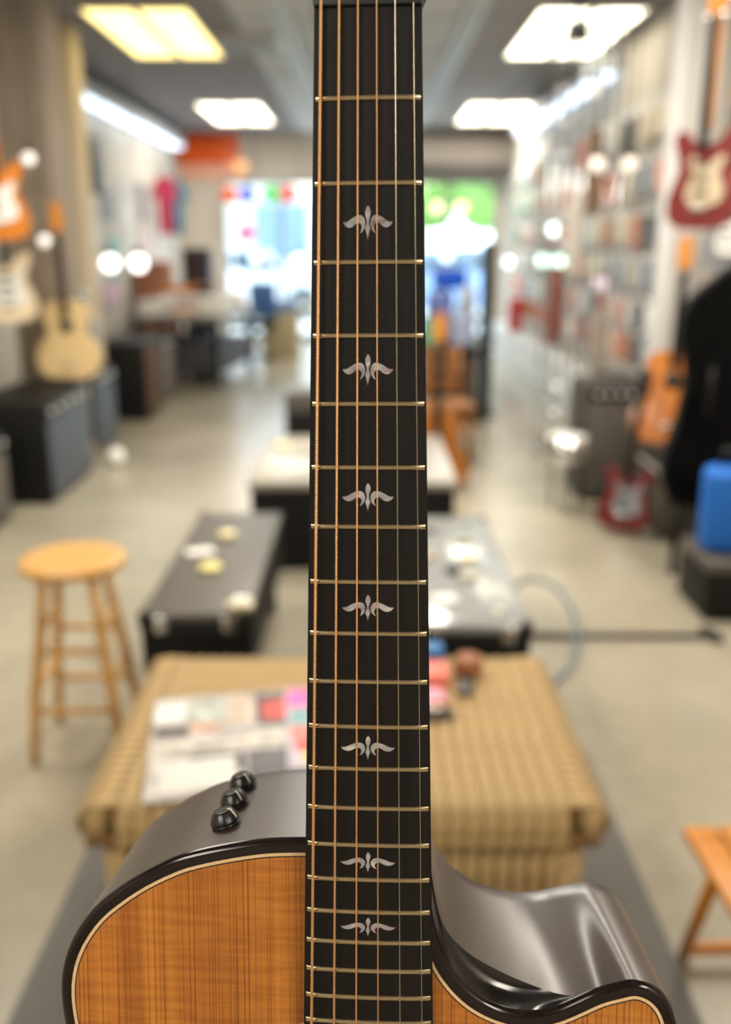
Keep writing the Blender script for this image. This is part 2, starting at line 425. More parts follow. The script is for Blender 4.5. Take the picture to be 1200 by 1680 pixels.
# outer outline of the body (x, s) in mm: bass side down from the neck, round the tail, up to the horn tip, along the cutaway
left = [(-12, 361), (-29.2, 361.1), (-44.7, 361.8), (-55.1, 363.1), (-70.8, 366.2), (-86.6, 370.4), (-97.2, 375.0), (-107.9, 380.8), (-118.7, 388.2), (-129.6, 397.5),
        (-138.4, 409.2), (-144.2, 421.6), (-146.9, 435), (-146.6, 449), (-143.5, 466), (-136, 490), (-127, 515), (-120.5, 540), (-119, 562), (-125, 590), (-142, 625), (-168, 665), (-188, 705), (-195, 745), (-188, 785), (-164, 823), (-120, 850), (-60, 862), (0, 864)]
right = [(60, 862), (120, 850), (164, 823), (188, 785), (195, 745), (188, 705), (168, 665), (142, 625), (125, 590), (119, 562), (120.5, 540), (127, 515), (135, 490), (141.5, 468), (143.6, 454)]
horn = [(143.6, 454), (140.8, 441.5), (136.6, 432.8), (129.5, 427.0), (121.1, 424.9), (115.0, 426.8), (105.5, 429.6), (94.5, 435.4), (84.5, 440.2), (73.0, 442.3), (62.0, 440.4), (51.0, 435.2), (42.5, 427.4), (35.8, 417.5), (31.2, 404), (28.2, 388), (27.0, 366)]
LEFT = resample(catmull(left + right), 230)
def multi(segs, counts=(22, 30, 50)):
    """one smooth curve through all segments, resampled segment by segment"""
    full = list(segs[0]); marks = [0, len(segs[0]) - 1]
    for s_ in segs[1:]: full += list(s_[1:]); marks.append(len(full) - 1)
    out = []
    n = len(full)
    def cr(i, t):
        p0, p1, p2, p3 = full[max(i - 1, 0)], full[i], full[i + 1], full[min(i + 2, n - 1)]
        return tuple(.5 * ((2 * b) + (-a + c) * t + (2 * a - 5 * b + 4 * c - d) * t * t + (-a + 3 * b - 3 * c + d) * t ** 3) for a, b, c, d in zip(p0, p1, p2, p3))
    for q, cnt in enumerate(counts):
        dense = []
        for i in range(marks[q], marks[q + 1]): dense += [cr(i, k / 12) for k in range(12)]
        dense.append(tuple(full[marks[q + 1]]))
        r = resample(dense, cnt); out += r if q == 0 else r[1:]
    for _ in range(5):
        out = [out[0]] + [tuple((a + 2 * b + c) / 4 for a, b, c in zip(out[i - 1], out[i], out[i + 1])) for i in range(1, len(out) - 1)] + [out[-1]]
    return out
HORN_A = multi([horn[:5], horn[4:10], horn[9:]])
OUT = LEFT[:-1] + HORN_A                     # open at the neck; closed under the fretboard
# bevel line of the cutaway (x, s, depth) and the rear edge
Bv = [(143.6, 454, 12), (141.2, 441.5, 12), (136.6, 432.6, 11.5), (129.0, 426.8, 10.5), (119.5, 425.9, 10.5)]
Bv2 = [(119.5, 425.9, 10.5), (113.0, 437.0, 14), (106.0, 440.4, 20), (91.4, 441.0, 21), (77.5, 436.8, 21)]
Bv3 = [(77.5, 436.8, 21), (62.5, 430.6, 21), (46.0, 420.6, 20), (34.8, 407.5, 19), (30.8, 392.5, 17), (28.5, 376, 12), (27.2, 366, 10)]
Cv = [(143.6, 454), (138.5, 441), (131.0, 429.6), (123.5, 424.2), (116.0, 423.0)]
Cv2 = [(116.0, 423.0), (106.0, 424.8), (98.8, 426.4), (91.5, 428.6), (84.2, 429.9), (77.0, 430.0)]
Cv3 = [(77.0, 430.0), (69.5, 429.1), (54.7, 424.6), (42.9, 417.2), (35.4, 408.9), (29.8, 401), (27.4, 388), (26.5, 364)]
HORN_B = multi([Bv, Bv2, Bv3])
HORN_C = multi([Cv, Cv2, Cv3])
DB = 98.0
def inset(poly, d):
    n = len(poly); out = []
    for i in range(n):
        a = poly[i - 1]; b = poly[(i + 1) % n]
        tx, ty = b[0] - a[0], b[1] - a[1]; l = math.hypot(tx, ty) or 1
        nx, ny = -ty / l, tx / l
        out.append((poly[i][0] + nx * d * SGN, poly[i][1] + ny * d * SGN))
    return out
area = sum(a[0] * b[1] - b[0] * a[1] for a, b in zip(OUT, OUT[1:] + OUT[:1]))
SGN = 1 if area > 0 else -1
N = len(OUT)
BD = 6.0    # binding width in mm
def ring_strip(rings, close=True):
    vs = []; f = []
    for r in rings: vs += [P(*p) for p in r]
    n = len(rings[0])
    for i in range(len(rings) - 1):
        for k in range(n if close else n - 1):
            f.append((i * n + k, i * n + (k + 1) % n, (i + 1) * n + (k + 1) % n, (i + 1) * n + k))
    return vs, f
TOPD = 7.0
def at_d(poly, d): return [(p[0], p[1], d) for p in poly]
i1 = inset(OUT, 1.0); i3 = inset(OUT, 2.6); i6 = inset(OUT, BD); i7 = inset(OUT, BD + 1.5); i8 = inset(OUT, BD + 2.1)
vs, f = ring_strip([at_d(OUT, TOPD + 3.4), at_d(inset(OUT, .25), TOPD + 2.0), at_d(i1, TOPD + .8), at_d(i3, TOPD + .12), at_d(i6, TOPD)])
mb = MB(); mb.add(vs, f, None, True); o = mb.build('binding', m_bind, guitar); o['label'] = 'dark rosewood edge binding with rolled corner'
vs, f = ring_strip([at_d(i6, TOPD - .02), at_d(i7, TOPD - .02)]); mb = MB(); mb.add(vs, f); o = mb.build('purfling', m_maple, guitar); o['label'] = 'pale maple line round the top'
vs, f = ring_strip([at_d(i7, TOPD - .03), at_d(i8, TOPD - .03)]); mb = MB(); mb.add(vs, f); o = mb.build('purfling', m_blackline, guitar); o['label'] = 'thin black line round the top'
# soundboard with a round hole at s=505
hole_c = (0, 507.0); hr = 50.0
bm = bmesh.new()
outer = [bm.verts.new(P(p[0], p[1], TOPD)) for p in inset(OUT, BD + 1.0)]
es = [bm.edges.new((outer[i], outer[(i + 1) % N])) for i in range(N)]
hv = [bm.verts.new(P(hole_c[0] + hr * math.cos(2 * PI * k / 64), hole_c[1] + hr * math.sin(2 * PI * k / 64), TOPD)) for k in range(64)]
es += [bm.edges.new((hv[i], hv[(i + 1) % 64])) for i in range(64)]
bmesh.ops.triangle_fill(bm, use_beauty=True, edges=es)
r = bmesh.ops.extrude_face_region(bm, geom=bm.faces[:]); bmesh.ops.translate(bm, vec=(0, .0025, 0), verts=[e for e in r['geom'] if isinstance(e, bmesh.types.BMVert)])
bmesh.ops.recalc_face_normals(bm, faces=bm.faces)
me = bpy.data.meshes.new('soundboard'); bm.to_mesh(me); bm.free(); me.materials.append(m_top)
sb = link_mesh('soundboard', me, guitar)
# rosette
mb = MB()
for r0, r1 in ((53, 54.5), (56, 62), (63.5, 65)):
    n = 72; v = []; ff = []
    for rr in (r0, r1):
        v += [P(hole_c[0] + rr * math.cos(2 * PI * k / n), hole_c[1] + rr * math.sin(2 * PI * k / n), TOPD - .06) for k in range(n)]
    ff = [(k, (k + 1) % n, n + (k + 1) % n, n + k) for k in range(n)]
    mb.add(v, ff)
mb.build('rosette', m_maple, guitar)
# sides: bass side + tail straight down to the back, horn part from the bevel line
nl = len(LEFT) - 1
ds = [TOPD + 3.4] + [TOPD + 3.4 + (DB - TOPD - 6.4) * k / 8 for k in range(1, 9)]
rows_ = []
for k, d in enumerate(ds):
    t = k / 8
    row = at_d(OUT[:nl + 1], d) 
    for j in range(1, len(HORN_A)):
        b_, c_ = HORN_B[j], HORN_C[j]
        db = b_[2]; tt = t
        row.append((b_[0] + (c_[0] - b_[0]) * tt, b_[1] + (c_[1] - b_[1]) * tt, db + (DB - 3 - db) * tt))
    rows_.append(row)
last = rows_[-1]
rows_.append([(p[0] + (q[0] - p[0]) * .4, p[1] + (q[1] - p[1]) * .4, DB - .8) for p, q in zip(last, [(x, y) for x, y in inset([(p[0], p[1]) for p in last], 2.5)])])
rows_.append([(q[0], q[1], DB) for q in inset([(p[0], p[1]) for p in last], 2.8)])
vs, f = ring_strip(rows_)
mb = MB(); mb.add(vs, f, None, True); side = mb.build('side', m_side, guitar); side['label'] = 'smoked brown satin side of the body'
# cutaway bevel: concave strip between the binding edge and the bevel line
A = [(p[0], p[1], TOPD + 3.4) for p in HORN_A]
rws = []
for k in range(9):
    t = k / 8; row = []
    for a, b_ in zip(A, HORN_B):
        bul = math.sin(PI * t)
        L_ = math.dist(a, b_)
        row.append((a[0] + (b_[0] - a[0]) * t, a[1] + (b_[1] - a[1]) * t + .10 * L_ * bul, a[2] + (b_[2] - a[2]) * t + .16 * L_ * bul))
    rws.append(row)
vs, f = ring_strip(rws, close=False)
mb = MB(); mb.add(vs, f, None, True); o = mb.build('cutaway_bevel', m_gloss, guitar); o['label'] = 'glossy black scooped bevel of the cutaway'
# back plate
mb = MB(); bp_ = [(q[0], q[1]) for q in inset([(p[0], p[1]) for p in last], 2.8)]
mb.add([P(x, y, DB) for x, y in bp_] + [P(x, y, DB - 2.5) for x, y in bp_], [list(range(N)), list(range(N, 2 * N))[::-1]])
mb.build('back', m_side, guitar)

# fretboard: crowned slab
mb = MB(); NX = 12; ss = [-.5] + [k * 455 / 14 for k in range(1, 15)]
v = []; ff = []
for s_ in ss:
    w = fw(max(s_, 0)) / 2
    for k in range(NX + 1):
        x = -w + 2 * w * k / NX; v.append(P(x, s_, crown(x)))
    v.append(P(w, s_, TOPD - .1)); v.append(P(-w, s_, TOPD - .1))
q = NX + 3
for i in range(len(ss) - 1):
    for k in range(q): ff.append((i * q + k, i * q + (k + 1) % q, (i + 1) * q + (k + 1) % q, (i + 1) * q + k))
ff.append(list(range(q))); ff.append([(len(ss) - 1) * q + k for k in range(q)][::-1])
mb.add(v, ff); fb = mb.build('fretboard', m_ebony, guitar); fb['label'] = 'black ebony fretboard with fine grain'
# frets
for n in range(1, 21):
    s_ = fs(n); w = fw(s_) / 2 - .9
    v = []; ff = []; K = 16; M_ = 7
    for k in range(K + 1):
        u = k / K; x = -w + 2 * w * u
        e = min(1, min(u, 1 - u) * 2 * w / 1.6)           # filed ends
        hh = 1.05 * e
        for j in range(M_ + 1):
            a = PI * j / M_
            v.append(P(x, s_ - 1.15 * math.cos(a), crown(x) + .02 - hh * math.sin(a)))
    for k in range(K):
        for j in range(M_): ff.append((k * (M_ + 1) + j, k * (M_ + 1) + j + 1, (k + 1) * (M_ + 1) + j + 1, (k + 1) * (M_ + 1) + j))
    mb = MB(); mb.add(v, ff, None, True); mb.build('fret', m_fret, guitar)
# inlays
def pearl():
    m = bpy.data.materials.new('mother_of_pearl'); m.use_nodes = True; nt = m.node_tree; b = nt.nodes['Principled BSDF']
    tc = nt.nodes.new('ShaderNodeTexCoord'); n = nt.nodes.new('ShaderNodeTexNoise'); n.inputs['Scale'].default_value = 120; n.inputs['Detail'].default_value = 3; n.inputs['Distortion'].default_value = 1.2
    nt.links.new(tc.outputs['Object'], n.inputs[0])
    rp = nt.nodes.new('ShaderNodeValToRGB'); e = rp.color_ramp.elements
    e[0].position = .3; e[0].color = lin((126, 124, 122)); e[1].position = .75; e[1].color = lin((222, 222, 214))
    for p_, c_ in ((.42, (168, 150, 160)), (.5, (158, 166, 164)), (.6, (186, 176, 180))):
        x = rp.color_ramp.elements.new(p_); x.color = lin(c_)
    nt.links.new(n.outputs[0], rp.inputs[0]); nt.links.new(rp.outputs[0], b.inputs['Base Color'])
    b.inputs['Roughness'].default_value = .22; b.inputs['Metallic'].default_value = .25; b.inputs['Specular IOR Level'].default_value = .8
    return m
m_pearl = pearl()
spear = [(595, 333), (581, 352), (570, 380), (571, 408), (579, 432), (584, 455), (580, 480), (568, 512), (580, 545), (588, 572), (593, 597), (598, 572), (606, 545), (617, 514), (607, 480), (604, 455), (610, 432), (619, 408), (622, 380), (611, 352)]
wing = [(806, 460), (789, 461), (768, 458), (748, 447), (725, 431), (700, 418), (675, 409), (655, 407), (636, 414), (620, 432), (611, 458), (611, 487), (622, 517), (638, 537), (658, 550), (648, 528), (642, 505), (644, 486), (654, 471), (671, 464), (688, 467), (700, 478), (716, 493), (738, 503), (760, 503), (784, 491), (797, 476)]
def inlay(n, wmm, hmm):
    sc_ = (fs(n - 1) + fs(n)) / 2
    kx, ky = wmm / 426, hmm / 264
    e = empty('inlay', (0, 0, 0)); e.parent = guitar
    e.name = 'inlay'
    def piece(poly, mirror, nm):
        kk = (kx + ky) * .44 if nm == 'inlay_spear' else kx; off = 0 if nm == 'inlay_spear' else (.28 if not mirror else -.28)
        pts = [(((595 - x) if mirror else (x - 595)) * kk + off, sc_ + (y - 465) * ky) for x, y in poly]
        bm = bmesh.new()
        vv = [bm.verts.new(P(x, s_, crown(x) - .03)) for x, s_ in pts]
        ed = [bm.edges.new((vv[i], vv[(i + 1) % len(vv)])) for i in range(len(vv))]
        bmesh.ops.triangle_fill(bm, use_beauty=True, edges=ed)
        r_ = bmesh.ops.extrude_face_region(bm, geom=bm.faces[:]); bmesh.ops.translate(bm, vec=(0, .0005, 0), verts=[g_ for g_ in r_['geom'] if isinstance(g_, bmesh.types.BMVert)])
        bmesh.ops.recalc_face_normals(bm, faces=bm.faces)
        me = bpy.data.meshes.new(nm); bm.to_mesh(me); bm.free(); me.materials.append(m_pearl)
        link_mesh(nm, me, e)
    piece(spear, False, 'inlay_spear'); piece(wing, False, 'inlay_wing'); piece([(x + 2, y) for x, y in wing], True, 'inlay_wing')
for n, wm, hm in ((3, 20.5, 14.2), (5, 21.3, 13.4), (7, 22, 12.4), (9, 22.3, 11.7), (12, 23.6, 11.0), (15, 24.4, 9.6), (17, 24.8, 9.0)): inlay(n, wm, hm)
# strings
xn = [-19.2, -11.7, -4.0, 3.7, 11.2, 18.7]; xe = [-25.6, -15.3, -5.2, 4.7, 14.7, 24.6]    # at the nut / at s = 443
gauge = [1.35, 1.06, .80, .60, .42, .32]
def wound():
    m = bpy.data.materials.new('bronze_winding'); m.use_nodes = True; nt = m.node_tree; b = nt.nodes['Principled BSDF']
    tc = nt.nodes.new('ShaderNodeTexCoord'); w = nt.nodes.new('ShaderNodeTexWave'); w.bands_direction = 'Z'; w.inputs['Scale'].default_value = 1000 / .42 / 20 * 3.14
    nt.links.new(tc.outputs['Object'], w.inputs[0])
    rp = nt.nodes.new('ShaderNodeValToRGB'); rp.color_ramp.elements[0].color = lin((150, 96, 58)); rp.color_ramp.elements[1].color = lin((250, 196, 140)); rp.color_ramp.elements[1].position = .6
    nt.links.new(w.outputs[0], rp.inputs[0]); nt.links.new(rp.outputs[0], b.inputs['Base Color'])
    bp = nt.nodes.new('ShaderNodeBump'); bp.inputs['Strength'].default_value = .5; bp.inputs['Distance'].default_value = .0002
    nt.links.new(w.outputs[0], bp.inputs['Height']); nt.links.new(bp.outputs[0], b.inputs['Normal'])
    b.inputs['Metallic'].default_value = .8; b.inputs['Roughness'].default_value = .36
    return m
m_wound = wound()
slab = ['thickest bronze wound bass string', None, None, None, 'plain steel string', 'thinnest plain steel string at right edge']
for i in range(6):
    r_ = gauge[i] / 2; slope = (xe[i] - xn[i]) / 443
    pts = [P(xn[i] - slope * 6 * 0, -5, -1.0 + crown(xn[i])), P(xn[i], 0, -1.35 - r_ + crown(xn[i]))]
    for s_ in (160, 320, 443, 560, 648): pts.append(P(xn[i] + slope * s_, s_, -1.35 - r_ + crown(xn[i]) - s_ * .0045 ))
    pts.append(P(xn[i] + slope * 657, 657, TOPD - 6))
    # up to the tuner post
    sd = -1 if i < 3 else 1; k = i if i < 3 else 5 - i
    post = (sd * (22 - 2.5 * (2 - k) * .4 - (0 if k == 0 else 1)), -(38 + 36 * k))
    pts.insert(0, P(post[0] - sd * 3, post[1], 1.0 - .5))
    mb = MB(); mb.tube(pts, r_ / 1000, 10); o = mb.build('string', m_wound if i < 4 else m_steel, guitar)
    if slab[i]: o['label'] = slab[i]
# nut, headstock, tuners
mb = MB(); mb.box(P(-22.4, -6, 9), P(22.4, 0, -1.25), bev=.0006); o = mb.build('nut', mat('graphite_nut', (34, 36, 40), .4), guitar); o['label'] = 'dark graphite nut'
hp = [(-22.4, -6), (-27, -16), (-33, -30), (-36, -60), (-38, -110), (-40, -158), (-30, -168), (-10, -164), (0, -172), (10, -164), (30, -168), (40, -158), (38, -110), (36, -60), (33, -30), (27, -16), (22.4, -6)]
hp = [(a, b) for a, b in catmull(hp, 4)]
def hd(s_): return 4 + (-6 - s_) * .10
v = [P(a, b, hd(b)) for a, b in hp] + [P(a, b, hd(b) + 15) for a, b in hp]; n = len(hp)
mb = MB(); mb.add(v, [list(range(n)), list(range(n, 2 * n))[::-1]] + [(k, (k + 1) % n, n + (k + 1) % n, n + k) for k in range(n)])
head = mb.build('headstock', m_ebony, guitar)
for sd in (-1, 1):
    for k in range(3):
        s_ = -(38 + 36 * k); x = sd * (22 - 1.0 * k)
        mb = MB(); mb.cyl(P(x, s_, hd(s_) + 14), P(x, s_, hd(s_) - 8), .003, n=12); mb.lathe([(.0055, -.0012), (.0055, 0)], P(x, s_, hd(s_)), 14, axis='y')
        tn = mb.build('tuner_post', m_steel, guitar)
        mb = MB(); mb.cyl(P(x, s_, hd(s_) + 18), P(sd * 50, s_, hd(s_) + 18), .002); mb.box(P(x - 6, s_ - 8, hd(s_) + 15.2), P(x + 6, s_ + 8, hd(s_) + 22), bev=.001)
        tg = mb.build('tuner_gear', m_black, guitar)
        MB().ball(P(sd * 55, s_, hd(s_) + 18), .008, sc=(1, .45, 1.2)).build('tuner_button', m_black, tg)
# neck and heel: half-round beam behind the fretboard
rr = []
for s_, w_, dp in ((-4, 20.5, 19), (60, 22.5, 20), (160, 24.5, 21), (260, 26.3, 22), (310, 27.3, 23.5), (335, 27.6, 34), (350, 27.5, 70), (362, 27.0, 92)):
    rr.append([(w_ * math.cos(a) if abs(math.cos(a)) < .999 else w_ * math.copysign(1, math.cos(a)), s_, TOPD - .2 + (dp - TOPD) * math.sin(a)) for a in [PI * j / 14 for j in range(15)]])
vs, f = ring_strip(rr, close=True); mb = MB(); mb.add(vs, f, None, True)
o = mb.build('neck', m_side, guitar); 
# bridge and saddle (below the frame)
mb = MB(); mb.prism([(a / 1000, -b / 1000) for a, b in catmull([(-80, 650), (-60, 642), (-38, 640), (0, 639), (38, 640), (60, 642), (80, 650), (78, 662), (50, 668), (0, 676), (-50, 668), (-78, 662), (-80, 650)], 4)[:-1]], (TOPD - 7) / 1000, (TOPD - .05) / 1000, 'xz')
br = mb.build('bridge', m_ebony, guitar)
MB().box(P(-36, 646.7, -3.6), P(36, 649.3, TOPD - 6.9), bev=.0005).build('saddle', mat('bone', (232, 226, 208), .4), br)
for i in range(6): MB().lathe([(.0024, .004), (.0032, -.001), (.0026, -.003), (.0008, -.004)], P((xn[i] + (xe[i] - xn[i]) / 443 * 657), 660, TOPD - 7), 12, axis='y').build('bridge_pin', m_black, br)
# three control knobs on the upper bass shoulder
def knob(x, s_, d, tilt, ptr):
    k = empty('control_knob', P(x, s_, d)); k.parent = guitar
    k.rotation_euler = (0, tilt, 0)
    r0 = .0073
    MB().lathe([(r0 * .90, -.0006), (r0 * .98, .0004), (r0 * .98, .0011), (r0 * .90, .0013)], n=40).build('knob_base', m_black, k)
    prof = [(r0 * .92, .00135), (r0, .0016), (r0 * 1.0, .0023), (r0 * .97, .0030), (r0 * .88, .0046), (r0 * .75, .0062), (r0 * .64, .0071), (r0 * .54, .00745), (r0 * .3, .0072), (r0 * .05, .0071)]
    NN = 60; v = []; ff = []
    for r_, h_ in prof:
        for q_ in range(NN):
            a = 2 * PI * q_ / NN
            fl = 1 - (.035 if (q_ % 5 == 0 and .003 < h_ < .0068 and r_ > r0 * .6) else 0)
            v.append((r_ * fl * math.cos(a), r_ * fl * math.sin(a), h_))
    for i in range(len(prof) - 1):
        for q_ in range(NN): ff.append((i * NN + q_, i * NN + (q_ + 1) % NN, (i + 1) * NN + (q_ + 1) % NN, (i + 1) * NN + q_))
    ff.append([(len(prof) - 1) * NN + q_ for q_ in range(NN)])
    mb = MB(); mb.add(v, ff, None, True); mb.build('knob_cap', m_black, k)
    pp = [(r0 * .40, .00745), (r0 * .56, .0076), (r0 * .66, .0072), (r0 * .77, .0062), (r0 * .90, .0046), (r0 * .985, .0031)]
    MB().tube([(a * math.cos(ptr), a * math.sin(ptr), h + .0001) for a, h in pp], .00036, 6).build('knob_pointer', mat('pointer_white', (226, 220, 200), .4), k)
knob(-71.5, 366.2, 33, R(-14), R(-20)); knob(-71.5, 366.2, 56, R(-14), R(-42)); knob(-71.5, 366.2, 79, R(-14), R(-42))
# ------------------------------------------------------------------ things on the floor, near to far
m_wick = mat('wicker', (174, 146, 100), .7, noise=.28, nscale=60, bump=.35, bscale=160)
m_wick2 = mat('wicker_core', (128, 94, 52), .8, noise=.2, nscale=40)
m_pine = mat('honey_pine', (206, 156, 88), .38, noise=.14, nscale=4, stretch=(14, 14, 2))
m_oak = mat('amber_oak', (196, 124, 34), .4, noise=.16, nscale=4, stretch=(3, 14, 14))
m_tolex = mat('black_tolex', (8, 8, 9), .55, bump=.25, bscale=220, spec=.3)
m_tolex_lid = mat('reflection_grey_lid', (84, 79, 74), .42, bump=.2, bscale=200)  # black lid painted grey, ceiling reflection is put into the colour
m_cloth = mat('speaker_cloth_grey', (92, 88, 82), .75, noise=.25, nscale=90)
m_greyb = mat('slate_grey_vinyl', (74, 80, 92), .5, bump=.2, bscale=200)
m_chrome = mat('chrome', (214, 214, 216), .16, 1.0)
m_white = mat('white_plastic', (236, 236, 232), .35)
m_cream = mat('cream_plastic', (232, 220, 170), .35)
m_paper = mat('white_paper', (240, 238, 234), .6)
m_bkmetal = mat('black_metal', (22, 22, 24), .35, .3)

rug = MB().box((-.715, .1, 0.001), (.675, 2.45, .012), bev=.004)
rg = rug.build('rug', mat('grey_rug', (104, 102, 98), .95, noise=.12, nscale=300)); tag(rg, 'dark grey flat rug under the wicker table', 'rug')

# display plinth that carries the guitar (below the frame)
t = empty('display_plinth', (.005, .33, .012), 0, 'black display plinth carrying the guitar below the picture', 'plinth')
MB().box((-.17, -.13, 0), (.17, .13, .03), bev=.006).build('plinth_base', m_tolex, t)
MB().box((-.06, -.05, .0301), (.06, .05, .655), bev=.006).build('plinth_column', m_tolex, t)
MB().box((-.16, -.10, .6551), (.16, .10, .685), bev=.008).build('plinth_top', m_tolex_lid, t)
MB().box((-.12, -.09, .6851), (.12, -.075, .75), bev=.004).build('cradle_lip', m_tolex, t)

# wicker coffee table
def wicker_table():
    t = empty('wicker_table', (-.045, 1.905, .0125), 0, 'low square wicker coffee table with rolled woven edges', 'table')
    W, D, H = .525, .355, .43
    MB().box((-W + .03, -D + .03, .365), (W - .03, D - .03, H - .018)).build('table_core', m_wick2, t)
    # long strands running over the front and back edges, with beaded relief of the weave
    def strand(path, wid, nb):
        mb = MB(); L = len(path); v = []; ff = []
        for i, (y, z, ny, nz) in enumerate(path):
            b = .5 + .5 * math.sin(i * PI * nb)
            h = .0065 + .0035 * b; ww = wid * (.46 + .035 * b)
            for a, u in ((-1, 0), (-.6, .8), (0, 1), (.6, .8), (1, 0)):
                v.append((a * ww, y + ny * h * u, z + nz * h * u))
        for i in range(L - 1):
            for k in range(4): ff.append((i * 5 + k, i * 5 + k + 1, (i + 1) * 5 + k + 1, (i + 1) * 5 + k))
        mb.add(v, ff, None, True); return mb
    def wrap_path(D_, flat_n, r=.036, zl=.345, half=False):
        p = []
        zt = H - .010
        for k in range(5): p.append((-D_, zl + (zt - r - zl) * k / 5, -1, 0))
        for k in range(7):
            a = PI / 2 * k / 6; p.append((-D_ + r - r * math.cos(a), zt - r + r * math.sin(a), -math.cos(a), math.sin(a)))
        if half:
            for k in range(1, flat_n): p.append((-D_ + r + half * k / flat_n, zt, 0, 1))
            return p
        for k in range(1, flat_n): p.append((-D_ + r + (2 * D_ - 2 * r) * k / flat_n, zt, 0, 1))
        for k in range(7):
            a = PI / 2 * (1 - k / 6); p.append((D_ - r + r * math.cos(a), zt - r + r * math.sin(a), math.cos(a), math.sin(a)))
        for k in range(1, 6): p.append((D_, zt - r - (zt - r - zl) * k / 5, 1, 0))
        return p
    pitch = .0345
    me = strand(wrap_path(D, 56), pitch, .5).mesh('woven_strand'); me.materials.append(m_wick)
    n = 26
    for k in range(n): link_mesh('woven_strand', me, t, ((k - (n - 1) / 2) * pitch, 0, 0))
    me2 = strand(wrap_path(W, 6, half=.062), pitch * .93, .5).mesh('edge_strand'); me2.materials.append(m_wick)
    m = 21; pd = (2 * D - .03) / m
    for k in range(m):
        y = -D + .03 + pd * k
        link_mesh('edge_strand', me2, t, (0, y, .002), (0, 0, -PI / 2))
        link_mesh('edge_strand', me2, t, (0, y, .002), (0, 0, PI / 2))
    # rolled corner caps
    for sx in (-1, 1):
        for sy in (-1, 1):
            MB().tube([(sx * (W - .03), sy * (D - .03), .35), (sx * (W - .03), sy * (D - .03), H - .03), (sx * (W - .045), sy * (D - .045), H - .008)], [.026, .026, .012], 14).build('corner_wrap', m_wick, t)
    # under-rim rope, skirt of upright canes, legs
    rp = [(-W + .02, -D + .02, .345), (W - .02, -D + .02, .345), (W - .02, D - .02, .345), (-W + .02, D - .02, .345)]
    MB().tube(rp, .016, 8, closed=True).build('rim_rope', m_wick2, t)
    cane = MB().tube([(0, 0, .02), (0, 0, .12), (0, 0, .22), (0, 0, .335)], [.0145, .0165, .0145, .0165], 8).mesh('upright_cane'); cane.materials.append(m_wick)
    nx = 28; dx = (2 * W - .13) / nx
    for k in range(nx + 1):
        if k in (1, 2): continue
        link_mesh('upright_cane', cane, t, (-W + .065 + dx * k, -D + .055, 0))
    for k in range(19):
        for sx in (-1, 1): link_mesh('upright_cane', cane, t, (sx * (W - .065), -D + .09 + .0305 * k, 0))
    for sx in (-1, 1):
        for sy in (-1, 1): MB().tube([(sx * (W - .06), sy * (D - .06), 0), (sx * (W - .06), sy * (D - .06), .34)], .028, 12).build('leg', m_wick, t)
    return t
wicker_table()
ZT = .0125 + .43 + .001
# newspaper / magazines / small things on it
def printed(name, w, d, base, patches, loc, rz, lb, cat, thick=.004, lift=0):
    t = empty(name, loc, rz, lb, cat)
    MB().box((-w / 2, -d / 2, 0), (w / 2, d / 2, thick), bev=.001).build('paper_stack', base, t)
    for i, (x0, y0, x1, y1, c) in enumerate(patches):
        MB().box((-w / 2 + x0 * w, -d / 2 + y0 * d, thick + .0001), (-w / 2 + x1 * w, -d / 2 + y1 * d, thick + .0005 + .0001 * (i % 3))).build('printed_block', mat('ink' + str(c), c, .5, noise=.35, nscale=26), t)
    return t
printed('magazine', .34, .43, mat('newsprint_photo', (176, 170, 168), .5, noise=.35, nscale=14), [
    (.02, .72, .22, .95, (226, 228, 226)), (.24, .70, .50, .96, (178, 184, 176)), (.26, .60, .46, .69, (206, 160, 132)), (.51, .66, .68, .95, (206, 178, 162)),
    (.70, .62, .99, .97, (52, 46, 50)), (.74, .68, .93, .88, (226, 74, 66)), (.03, .55, .25, .68, (96, 92, 92)),
    (.02, .40, .99, .53, (206, 200, 190)), (.05, .42, .95, .46, (150, 146, 140)), (.02, .02, .24, .38, (196, 188, 184)), (.26, .20, .60, .37, (50, 46, 48)), (.62, .12, .98, .38, (86, 82, 86))],
    (-.305, 1.80, ZT), R(9), 'glossy black and white magazine with red round print on wicker table', 'magazine')
printed('magazine', .17, .36, mat('pale_lilac_paper', (200, 190, 206), .5), [(.03, .74, .97, .98, (232, 88, 170)), (.05, .50, .9, .72, (120, 160, 168)), (.05, .34, .9, .48, (222, 130, 110)), (.1, .2, .95, .32, (220, 60, 44)), (.2, .06, .95, .19, (240, 190, 40))],
    (-.095, 1.86, ZT + .0062), R(6), 'colourful magazine with pink, red and yellow print beside the neck', 'magazine', .003)
printed('paper_sheet', .16, .12, mat('sheet_white', (214, 210, 206), .6), [], (-.345, 1.655, ZT + .0062), R(12), 'blank white paper sheet at near end of magazine', 'paper', .002)
def bx(name, w, d, h, m, loc, rz, lb, cat, lidm=None, bev=.004):
    t = empty(name, loc, rz, lb, cat)
    MB().box((-w / 2, -d / 2, 0), (w / 2, d / 2, h * .8), bev=bev).build('box_body', m, t)
    MB().box((-w / 2 - .001, -d / 2 - .001, h * .8 + .0002), (w / 2 + .001, d / 2 + .001, h), bev=bev * .6).build('box_lid', lidm or m, t)
    return t
bx('small_box', .08, .06, .05, mat('blue_card', (24, 104, 170), .5), (.16, 2.19, ZT), .1, 'small blue box at far side of wicker table beside neck', 'box')
bx('small_box', .08, .09, .035, mat('salmon_card', (232, 116, 96), .5), (.165, 2.09, ZT), .0, 'salmon pink box right of the neck on wicker table', 'box')
bx('small_box', .07, .07, .02, mat('orange_card', (226, 150, 60), .5), (.155, 1.98, ZT), .2, 'flat orange and pink packet nearest of the small boxes', 'packet', mat('pale_pink', (230, 150, 170), .5))
